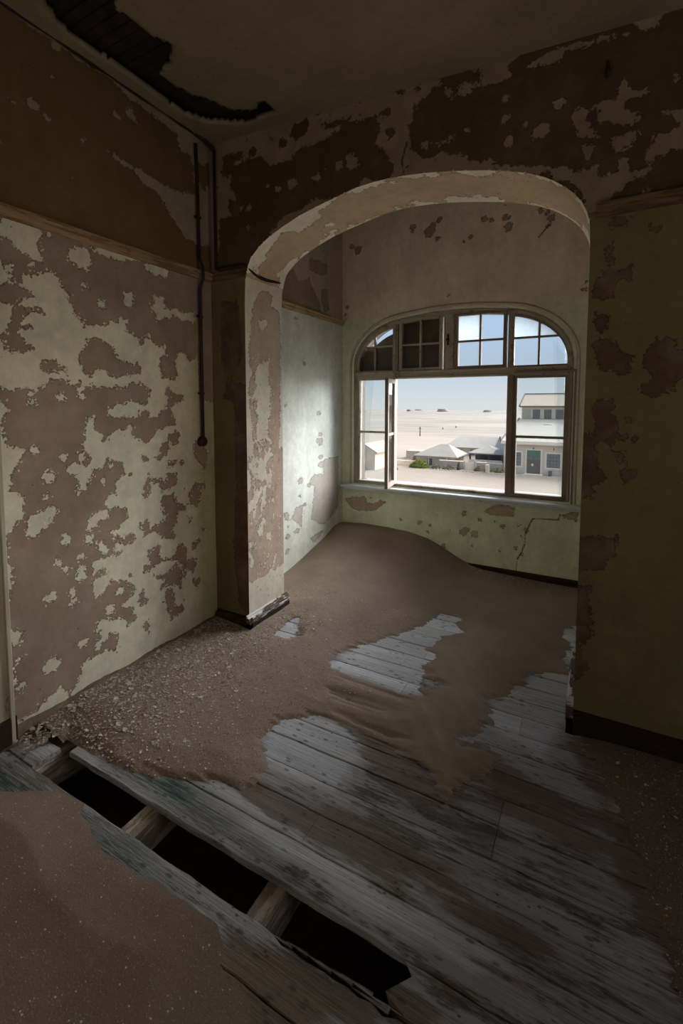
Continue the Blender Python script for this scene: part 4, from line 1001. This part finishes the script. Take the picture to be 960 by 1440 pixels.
    casement(-2.137, -1.757, .752, 1.80, 'frame', .012, .018, .012, .012)
    r = casement(-.60, -.135, .742, 1.812, 'frame_dark', .018, .075, .04, .026)
    # cover strips to the right of the right casement
    part('cover_strip', M['frame_dark'], w, lambda m: (bx(m, -.140, -.108, .72, 1.83, fd[0]-.03, fd[0]+.03), bx(m, -.60, -.108, 1.812, 1.832, fd[0]-.03, fd[0])))
    # open leaf swung into the room
    px, py = -1.722, YF-.035
    tip = Vector((-1.672, 3.93)); d = (tip-Vector((px, py))); L = .315; ang = math.atan2(d.y, d.x)
    Mx = Matrix.Translation((px-ox, py-oy, 0)) @ Matrix.Rotation(ang, 4, 'Z')
    z0, z1 = .755, 1.785
    def lb(m, a, b, c, e, t=.016): m.box(a, b, -t, t, c-oz, e-oz, Mx)
    lf = part('open_casement', M['frame_dark'], w, lambda m: (lb(m, 0, .04, z0, z1), lb(m, L-.042, L, z0, z1), lb(m, .04, L-.042, z0, z0+.045), lb(m, .04, L-.042, z1-.04, z1)))
    part('glazing_bar', M['frame'], lf, lambda m: lb(m, .04, L-.042, 1.25, 1.272, .010), .001)
    for a, b in ((z0+.045, 1.25), (1.272, z1-.04)): part('pane', M['glass'], lf, lambda m: lb(m, .04, L-.042, a, b, .0015), 0)
    part('latch', M['rust'], w, lambda m: (bx(m, -1.197, -1.183, 2.09, 2.19, fd[0]-.026, fd[0]-.012), bx(m, -1.205, -1.175, 2.13, 2.15, fd[0]-.034, fd[0]-.022)), .002)
    # sill
    sl = MB().box(-2.27-ox, -.05-ox, YW-.085-oy, YF-.03-oy, .695-oz, .722-oz).box(-2.24-ox, -.06-ox, YW-.065-oy, YW-.0-oy, .672-oz, .695-oz).build('window_sill', M['sill'], w, bevel=.006)
    MB().box(-2.165-ox, -.155-ox, YF+.02-oy, YO+.05-oy, .70-oz, .738-oz).build('outer_sill', simple('outer_sill_plaster', (.5,.45,.4)), w)
    # plaster pocket jamb visible left of the frame
    # boarding nailed behind the left fanlights
    bm_ = simple('brown_hardboard', (.115, .078, .052), .85, .25, 5)
    bd = empty('boarding', (-1.69, 4.312, 1.84)); tag(bd, 'dark brown boarding fixed outside behind the two left fanlights', 'board')
    xs = np.linspace(-2.15, -1.71, 14)
    A2_ = window_outline(-.095); A2_ = A2_[(A2_[:,0] < -1.715) & (A2_[:,1] > 2.12)]
    pts = [(-2.145+1.69, 0.0), (-1.715+1.69, 0.0), (-1.715+1.69, A2_[-1,1]+.012-1.84)]+[(x+1.69, z-1.84) for x, z in A2_[::-1]]+[(-2.145+1.69, 2.11-1.84)]
    MB().prism(pts, 1, -.006, .006).build('panel', bm_, bd); MB().box(-.012, .46, -.005, .007, 0, .57).build('panel', bm_, bd)
window()

# ------------------------------------------------------------------ outside
GZ = -6.0
def desert():
    ys = np.concatenate([np.linspace(4.6, 120, 90), np.geomspace(122, 620, 70)]); us = np.linspace(-1.4, .9, 150)
    P = np.array([(u*(y+25), y) for y in ys for u in us]); n = len(us); i = np.arange(len(ys)-1)[:, None]*n+np.arange(n-1)[None, :]
    Q = np.stack([i, i+1, i+n+1, i+n], -1).reshape(-1, 4)
    x, y = P[:,0], P[:,1]; far = np.clip((y-95)/150, 0, 1)
    z = GZ+far*(1.6*vnoise(P, .012, 3, 4)+.35*vnoise(P, .06, 5, 3))+.06*vnoise(P, .2, 9, 3)*np.clip((y-58)/20, 0, 1)-far*1.2
    s = NT('pale_desert_sand')
    near = s.mix(s.step(s.noise(.25, 5, .6), .3, .7), (.262, .214, .165), (.285, .236, .182))
    farc = s.mix(s.step(s.noise(.03, 7, .65, stretch=(.35, 1, 1)), .35, .65), (.235, .20, .162), (.17, .145, .115))
    c = s.mix(s.step(s.z(1), 75, 140), near, farc)
    sp = s.math('MULTIPLY', s.step(s.noise(.12, 7, .75, stretch=(.35, 1, 1)), .52, .60), s.step(s.z(1), 80, 120)); c = s.mix(s.math('MULTIPLY', sp, .55), c, (.13, .11, .085))
    s.color(c); s.bump(s.noise(1.2, 5), .05); s.rough(1)
    o = link_mesh('ground', np_mesh('ground', np.c_[P, z], Q), s.m); tag(o, kind='structure')
    # distant mounds on the horizon
    hm = simple('hazy_far_hill', (.20, .185, .18), 1, .1, .05)
    for px, w_, h_, d in ((576, 4, 1.3, 540), (622, 6.5, 1.9, 560), (685, 4.5, 1.0, 545), (588, 6, .9, 580)):
        c0 = on_plane(px, 577, 1, d); n = 16; V = []; F = []
        for j in range(5):
            r = 1-j/4.4
            for k in range(n):
                a = 2*PI*k/n; V.append((w_*r*math.cos(a)*1.4+random.uniform(-1.2, 1.2), w_*r*math.sin(a)*.8, -3+(h_+3)*min(1, (1-r)*2.2)+random.uniform(-.15, .15)))
        for j in range(4):
            for k in range(n): F.append((j*n+k, j*n+(k+1)%n, (j+1)*n+(k+1)%n, (j+1)*n+k))
        F.append(tuple(4*n+k for k in range(n)))
        me = bpy.data.meshes.new('far_hill'); me.from_pydata(V, [], F); me.polygons.foreach_set('use_smooth', [True]*len(me.polygons))
        o = link_mesh('far_hill', me, hm); o.location = (c0[0], d, GZ-.6)
        tag(o, 'low grey hill far off on the desert horizon', 'hill', 'low hills along the horizon')
    # pale track running to the horizon
    A = [on_plane(px, py, 2, GZ-.6)[:2] for px, py in ((628, 594), (645, 584), (655, 579.5))]
desert()
def mat(name, c, **k): return simple(name, c, **k)
M['stucco'] = mat('pale_stucco', (.66, .53, .385), var=.12, nscale=1.2); M['stucco_sh'] = mat('grey_stucco', (.54, .44, .335), var=.12, nscale=1.2)
M['white_w'] = mat('whitewash', (.82, .70, .55), var=.08, nscale=2); M['roof_tan'] = mat('tan_roof_sheet', (.33, .275, .21), var=.1, nscale=.8)
M['roof_grey'] = mat('pale_grey_roof_sheet', (.33, .30, .25), var=.1, nscale=.8); M['roof_white'] = mat('white_roof_sheet', (.37, .345, .30), var=.08, nscale=.8)
M['trim_dk'] = mat('dark_fascia', (.12, .10, .09)); M['win_dk'] = mat('dark_pane', (.16, .155, .165), rough=.3, var=.2, nscale=3); M['win_fr'] = mat('brown_window_frame', (.10, .07, .06))
M['door_r'] = mat('maroon_door', (.075, .045, .045)); M['door_g'] = mat('green_door_panel', (.03, .13, .085)); M['cream_p'] = mat('yellowish_render', (.40, .37, .24), var=.06); M['bluebin'] = mat('blue_plastic', (.035, .055, .10), rough=.5)
def far_window(parent, x0, x1, z0, z1, y, cols, rows, surround=0, fr='win_fr'):
    f = MB()
    t = .05
    f.box(x0, x1, y-.05, y, z0, z0+t).box(x0, x1, y-.05, y, z1-t, z1).box(x0, x0+t, y-.05, y, z0, z1).box(x1-t, x1, y-.05, y, z0, z1)
    for i in range(1, cols): xx = x0+(x1-x0)*i/cols; f.box(xx-.025, xx+.025, y-.045, y, z0, z1)
    for i in range(1, rows): zz = z0+(z1-z0)*i/rows; f.box(x0, x1, y-.045, y, zz-.025, zz+.025)
    w = f.build('window', M[fr], parent)
    MB().box(x0, x1, y-.015, y+.01, z0, z1).build('pane', M['win_dk'], w)
    if surround:
        s = surround; MB().box(x0-s, x0, y-.03, y+.0, z0-s, z1+s).box(x1, x1+s, y-.03, y, z0-s, z1+s).box(x0, x1, y-.03, y, z1, z1+s).box(x0, x1, y-.03, y, z0-s, z0).build('surround', M['white_w'], w)
def roof_slab(m, pts, t=.12):
    """sloping quad (4 points) given thickness t downwards"""
    v = [Vector(p) for p in pts]; v2 = [p-Vector((0, 0, t)) for p in v]; n = len(v)
    m.add(v+v2, [tuple(range(n)), tuple(reversed(range(n, 2*n)))]+[(i, (i+1)%n, (i+1)%n+n, i+n) for i in range(n)])
def warehouse():
    O = (-8.5, 52.8, GZ); b = empty('warehouse', O); tag(b, 'two-level pale warehouse with green-topped double door and rows of windows', 'building')
    L = lambda x, y, z: (x-O[0], y-O[1], z-O[2]); X1 = 6.0
    q = lambda m, x0, x1, y0, y1, z0, z1: m.box(x0-O[0], x1-O[0], y0-O[1], y1-O[1], z0-O[2], z1-O[2])
    m = MB(); q(m, -8.5, X1, 52.8, 66, GZ-.3, -2.75); m.build('lower_wall', M['stucco'], b)
    m = MB(); q(m, -8.43, X1, 66, 76, GZ, 1.30); m.build('upper_wall', M['stucco'], b)
    m = MB(); roof_slab(m, [L(-8.7, 52.3, -2.42), L(X1, 52.3, -2.42), L(X1, 66, -.42), L(-8.6, 66, -.42)], .14); m.build('lower_roof', M['roof_grey'], b)
    m = MB(); q(m, -8.72, X1, 52.22, 52.3, -2.78, -2.42); m.build('fascia', M['white_w'], b)
    m = MB(); q(m, -8.5, X1, 52.74, 52.8, -3.05, -2.80); m.build('eave_band', M['stucco_sh'], b)
    m = MB(); roof_slab(m, [L(-8.62, 65.5, 1.30), L(X1, 65.5, 1.30), L(X1, 70.8, 2.96), L(-8.62, 70.8, 2.96)], .12); roof_slab(m, [L(-8.62, 70.8, 2.96), L(X1, 70.8, 2.96), L(X1, 76.5, 1.3), L(-8.62, 76.5, 1.3)], .12); m.build('upper_roof', M['roof_tan'], b)
    m = MB(); m.prism([(65.9-O[1], 1.2-O[2]), (75.9-O[1], 1.2-O[2]), (70.8-O[1], 2.8-O[2])], 0, .05, .2); m.build('gable', M['stucco_sh'], b)
    m = MB()
    for (y0, z0, y1, z1) in ((65.5, 1.30, 70.8, 2.96), (70.8, 2.96, 76.5, 1.30), (52.3, -2.42, 66, -.42)):
        X = -8.72 if y0 != 52.3 else -8.8
        roof_slab(m, [L(X-.02, y0, z0+.10), L(X+.16, y0, z0+.10), L(X+.16, y1, z1+.10), L(X-.02, y1, z1+.10)], .26)
    m.build('verge_board', M['trim_dk'], b)
    m = MB(); q(m, -8.62, X1, 65.42, 65.5, 1.08, 1.30); m.build('eave_board', M['trim_dk'], b)
    m = MB(); q(m, -8.62, X1, 70.6, 71.0, 2.94, 3.04); m.build('ridge_cap', M['trim_dk'], b)
    m = MB(); q(m, -8.35, -7.3, 65.96, 66.0, -.35, .8); m.build('render_patch', M['cream_p'], b)
    Yf = 52.8-O[1]
    for x0, x1 in ((-7.04, -6.15), (-5.64, -4.76), (-4.24, -3.36), (-2.84, -1.96), (-1.44, -.56), (-.04, .84)):
        far_window(b, x0-O[0], x1-O[0], -.50-O[2], .80-O[2], 66-O[1]-.0, 4, 5)
    far_window(b, -4.13-O[0], -2.85-O[0], -5.18-O[2], -3.72-O[2], Yf, 4, 4, .18)
    far_window(b, -7.97-O[0], -6.69-O[0], -5.15-O[2], -3.71-O[2], Yf, 4, 4, .18)
    far_window(b, -.6-O[0], .68-O[0], -5.18-O[2], -3.72-O[2], Yf, 4, 4, .18)
    d = MB(); q(d, -6.09, -4.74, 52.72, 52.8, -5.92, -4.0); q(d, -6.09, -5.44, 52.69, 52.72, -5.85, -4.5); q(d, -5.40, -4.74, 52.69, 52.72, -5.85, -4.5); dd = d.build('double_door', M['door_r'], b)
    m = MB(); q(m, -6.09, -4.74, 52.70, 52.8, -4.0, -3.42)
    for k in range(6): q(m, -6.05+k*.22, -5.93+k*.22, 52.68, 52.70, -3.97, -3.46)
    m.build('fanlight', M['door_g'], dd)
    m = MB(); q(m, -6.05, -5.48, 52.68, 52.70, -4.42, -4.05); q(m, -5.36, -4.78, 52.68, 52.70, -4.42, -4.05); m.build('door_light', M['door_g'], dd)
    m = MB(); q(m, -5.62, -5.42, 52.66, 52.69, -5.1, -4.85); m.build('notice', M['white_w'], dd)
    m = MB(); q(m, -6.26, -6.09, 52.74, 52.8, -5.95, -3.25); q(m, -4.74, -4.57, 52.74, 52.8, -5.95, -3.25); q(m, -6.09, -4.74, 52.74, 52.8, -3.42, -3.25); m.build('door_surround', M['white_w'], dd)
    m = MB(); q(m, -6.3, -4.5, 52.2, 52.8, -6.05, -5.93); m.build('door_step', M['white_w'], b)
    for x in (-5.42, -3.45): m = MB(); q(m, x-.04, x+.04, 52.5, 52.8, -3.18, -3.1); q(m, x-.06, x+.06, 52.42, 52.56, -3.3, -3.1); m.build('wall_lamp', M['trim_dk'], b)
    m = MB(); q(m, -7.2+1.9, -7.2+2.9, 61.8, 62.4, -1.02, -.92); m.build('roof_vent', M['white_w'], b)
    m = MB(); q(m, -6.9, -4.7, 50.6, 52.0, -6.03, -5.97); o = link_obj = m.build('canopy_shadow', mat('painted_canopy_shadow', (.09, .10, .125)), None); tag(o, 'dark bluish slab painted in as the canopy shadow on the sand before the warehouse door', 'mat')  # thin dark slab standing in for the door canopy's shadow on the ground
    m = MB(); m.tube([(0, 0, 0), (0, 0, .5), (0, 0, .56)], [.17, .2, .21], 14); o = m.build('rubbish_bin', M['bluebin'], None, smooth=False); o.location = (-3.72, 52.2, GZ); tag(o, 'small dark blue bin standing under the warehouse window', 'bin')
warehouse()
def hip_house(name, lab, cat, x0, x1, y0, y1, zb, ze, zr, wall, roof, rx0=None, rx1=None, ov=.35):
    b = empty(name, ((x0+x1)/2, y0, zb)); tag(b, lab, cat); ox, oy, oz = (x0+x1)/2, y0, zb
    MB().box(x0-ox, x1-ox, 0, y1-y0, -.4, ze-oz).build('wall', wall, b)
    ym = (y0+y1)/2-oy; rx0 = (x0+1.6 if rx0 is None else rx0)-ox; rx1 = (x1-1.6 if rx1 is None else rx1)-ox
    a, c, d, e = (x0-ov-ox, -ov, ze-oz), (x1+ov-ox, -ov, ze-oz), (x1+ov-ox, y1-y0+ov, ze-oz), (x0-ov-ox, y1-y0+ov, ze-oz)
    r0, r1 = (rx0, ym, zr-oz), (rx1, ym, zr-oz); lo = lambda p: (p[0], p[1], p[2]-.12)
    V = [a, c, d, e, r0, r1, lo(a), lo(c), lo(d), lo(e)]
    MB().add(V, [(0, 1, 5, 4), (1, 2, 5), (2, 3, 4, 5), (3, 0, 4), (6, 7, 1, 0), (7, 8, 2, 1), (8, 9, 3, 2), (9, 6, 0, 3), (9, 8, 7, 6)]).build('roof', roof, b)
    return b
def village():
    c = hip_house('cottage', 'low cottage with a pale hipped roof behind the clump of green bushes', 'house', -19.0, -14.2, 54, 58.5, -6.3, -4.75, -3.45, M['stucco_sh'], M['roof_grey'], -16.6, -15.6)
    far_window(c, -17.58+16.6, -17.0+16.6, .45, 1.2, 0, 1, 2)
    MB().box(-.9, -.75, -.05, .05, 0, 1.5).box(1.35, 1.5, -.05, .05, 0, 1.5).build('pilaster', M['white_w'], c)
    sh = hip_house('long_shed', 'long low shed with a broad white roof behind the cottage', 'shed', -19.2, -10.6, 68, 75, -6.4, -4.85, -3.45, M['stucco'], M['roof_white'], -18.2, -10.8, .3)
    for k in range(4): far_window(sh, -2.6+k*1.9, -2.0+k*1.9, .5, 1.2, 0, 1, 2)
    MB().tube([(2.9, 3, 2.0), (2.9, 3, 3.1)], .09, 6).build('chimney_pipe', M['trim_dk'], sh)
    pv = empty('pavilion', (-10.95, 57, -6.2)); tag(pv, 'open pavilion with a pale hipped roof left of the warehouse', 'pavilion')
    a = 2.05
    V = [(-a, -a+.2, 1.95), (a, -a+.2, 1.95), (a, a, 1.95), (-a, a, 1.95), (0, .1, 2.75), (-a, -a+.2, 1.83), (a, -a+.2, 1.83), (a, a, 1.83), (-a, a, 1.83)]
    MB().add(V, [(0, 1, 4), (1, 2, 4), (2, 3, 4), (3, 0, 4), (5, 6, 1, 0), (6, 7, 2, 1), (7, 8, 3, 2), (8, 5, 0, 3), (8, 7, 6, 5)]).build('roof', M['roof_white'], pv)
    for x, y in ((-1.8, -1.6), (-.7, -1.6), (.4, -1.6), (1.8, -1.6), (-1.8, 1.7), (1.8, 1.7)): MB().box(x-.09, x+.09, y-.09, y+.09, 0, 1.9).build('post', M['win_fr'], pv)
    MB().box(-1.8, 1.8, 1.2, 1.5, 0, 1.9).build('rear_wall', M['win_dk'], pv); MB().box(-1.9, 1.9, -1.75, -1.6, 0, 1.15).build('front_wall', M['white_w'], pv)
    # boundary wall and gate
    w = empty('boundary_wall', (-15.8, 53, GZ)); tag(w, 'low pale boundary wall between the cottage and the white gate', 'wall')
    MB().box(0, 2.85, 0, .25, -.2, .85).build('panel', M['stucco_sh'], w); w2 = empty('boundary_wall', (-15.8, 53, GZ)); tag(w2, 'low pale boundary wall between the white gate and the warehouse', 'wall'); MB().box(4.35, 7.2, 0, .25, -.2, .85).build('panel', M['stucco_sh'], w2)
    MB().box(0, 2.85, -.04, .29, .85, .92).build('coping', M['white_w'], w); MB().box(4.35, 7.2, -.04, .29, .85, .92).build('coping', M['white_w'], w2)
    g = empty('gate', (-12.2, 52.9, GZ)); tag(g, 'white board gate between grey posts in the boundary wall', 'gate')
    MB().box(-.5, .5, 0, .06, 0, .85).build('board_panel', M['white_w'], g)
    for x in (-.6, .6): MB().box(x-.08, x+.08, -.05, .2, -.1, 1.05).build('post', M['stucco_sh'], g)
    o = MB().box(-21.3, -19.0, 53.4, 53.65, GZ-.3, -5.45).build('garden_wall', M['white_w'], None); tag(o, 'short whitewashed garden wall left of the cottage', 'wall')
    o = MB().box(-22.6, -20.6, 60, 62, GZ-.2, -4.9).build('ruined_hut', M['stucco_sh'], None); 
    tag(o, 'roofless grey hut ruin behind the short white garden wall', 'ruin')
    o = MB().box(-6.9-3.3, -6.9-2.9, 51.5, 51.9, GZ-.1, -5.1).build('gate_pillar', M['stucco'], None, bevel=.03); tag(o, 'stone pillar at the warehouse corner end of the boundary wall', 'pillar')
    # gable shed at the left
    O = (-22.2, 47.5, GZ); s = empty('gable_shed', O); tag(s, 'grey shed with a gabled front seen through the left casement', 'shed')
    MB().prism([(-4.0, -.4), (.55, -.4), (.55, 2.2), (-.75, 2.9), (-4.0, 1.3)], 1, 0, 5).build('wall', M['stucco'], s)
    m = MB(); roof_slab(m, [(.95, -.3, 2.06), (.95, 5.3, 2.06), (-.75, 5.3, 3.02), (-.75, -.3, 3.02)], .13); m.build('roof', M['roof_tan'], s)
    m = MB(); roof_slab(m, [(-.75, -.3, 3.02), (-.75, 5.3, 3.02), (-4.3, 5.3, 1.2), (-4.3, -.3, 1.2)], .13); m.build('roof', M['roof_tan'], s)
    # utility poles
    for px, top, d, nm in ((590.5, 600, 104, 'tallest wooden utility pole standing on the sand behind the cottage'), (612, 605, 190, 'small distant utility pole left of the pale track'), (622.5, 601, 140, 'thin utility pole just left of the track, mid-distance'), (641, 599, 150, 'thin utility pole on the sand above the long shed'), (601, 592, 260, 'faintest of the distant utility poles, nearest the horizon')):
        b0 = on_plane(px, top, 1, d); z1 = b0[2]; hgt = z1-GZ+1.5
        o = empty('utility_pole', (b0[0], d, GZ-1.5)); tag(o, nm, 'pole')
        MB().tube([(0, 0, 0), (0, 0, hgt)], [.17, .12], 6).build('pole', M['trim_dk'], o); MB().box(-.35, .35, -.05, .05, hgt-.5, hgt-.42).build('crossarm', M['trim_dk'], o)
    # bushes
    lm = [mat('leaf_green', (.17, .20, .045), var=.3, nscale=3), mat('leaf_olive', (.20, .19, .09), var=.3, nscale=3)]
    def bush(x, y, w, d, h, n, mt, lab, grp=None):
        V, F = [], []
        for k in range(n):
            a, r = random.uniform(0, 2*PI), math.sqrt(random.random()); px, py = r*w*math.cos(a), r*d*math.sin(a); pz = h*(1-r*r*.8)*random.uniform(.1, 1)
            s = random.uniform(.05, .11); t = Vector((random.gauss(0, 1), random.gauss(0, 1), random.gauss(0, 1))).normalized(); u = t.orthogonal().normalized()
            c0 = Vector((px, py, pz)); b = len(V); V += [c0-t*s*1.5, c0+u*s*.6, c0+t*s*1.5, c0-u*s*.6]; F.append((b, b+1, b+2, b+3))
        o = empty('bush', (x, y, GZ)); tag(o, lab, 'bush', grp)
        me = bpy.data.meshes.new('foliage'); me.from_pydata(V, [], F); f = link_mesh('foliage', me, mt, o)
        m = MB()
        for k in range(5): m.tube([(0, 0, -.1), (random.uniform(-.4, .4)*w, random.uniform(-.4, .4)*d, h*.6)], .02, 4)
        m.build('stem', M['win_fr'], o)
    bush(-17.9, 52.0, 1.2, .7, .95, 3500, lm[0], 'largest bright green bush in front of the cottage')
    bush(-15.95, 52.1, .6, .45, .5, 900, lm[1], 'low olive bush right beside the bright green bush')
    bush(-14.5, 52.2, .7, .4, .45, 800, lm[1], 'low olive bush before the boundary wall, left of the gate')
    for k, x in enumerate((-11.15, -10.0, -8.9)): bush(x, 52.35, .42, .33, .5, 800, lm[1], ['olive bush just right of the white gate', 'olive bush midway between gate and warehouse', 'olive bush against the warehouse corner pillar'][k])
    bush(-7.6, 52.0, .5, .35, .4, 700, lm[1], 'low bush with pale stones left of the warehouse door')
    bush(-20.0, 49.0, .5, .4, .6, 500, lm[0], 'small green bush beside the gabled shed')
    bush(-13.3, 52.2, .15, .15, 1.0, 160, mat('dry_stem', (.12, .10, .07)), 'tall dry bush standing just left of the white gate')
    bush(-20.3, 59, 1.0, .7, 1.2, 600, lm[1], 'dark bush between the ruined hut and the cottage')
    rm = mat('pale_stone', (.42, .38, .31), var=.2)
    stones = []
    for k in range(26):
        x = -16.2+k*.36 + (0 if k < 8 else .9)+random.uniform(-.06, .06)
        y = 51.05+random.uniform(-.15, .15); s = random.uniform(.07, .16)
        bm = bmesh.new(); bmesh.ops.create_icosphere(bm, subdivisions=1, radius=s)
        for v in bm.verts: v.co *= random.uniform(.75, 1.15); v.co.z *= .7
        me = bpy.data.meshes.new('stone'); bm.to_mesh(me); bm.free(); o = link_mesh('stone', me, rm); o.location = (x, y, GZ+s*.3); wh = 'before the cottage bushes' if x < -14.9 else 'before the boundary wall left of the gate' if x < -13 else 'before the gate' if x < -11.5 else 'before the bushes right of the gate' if x < -9.3 else 'beside the warehouse corner'; tag(o, f'pale stone lying on the ground {wh}', 'stone', f'pale stones {wh}')
village()
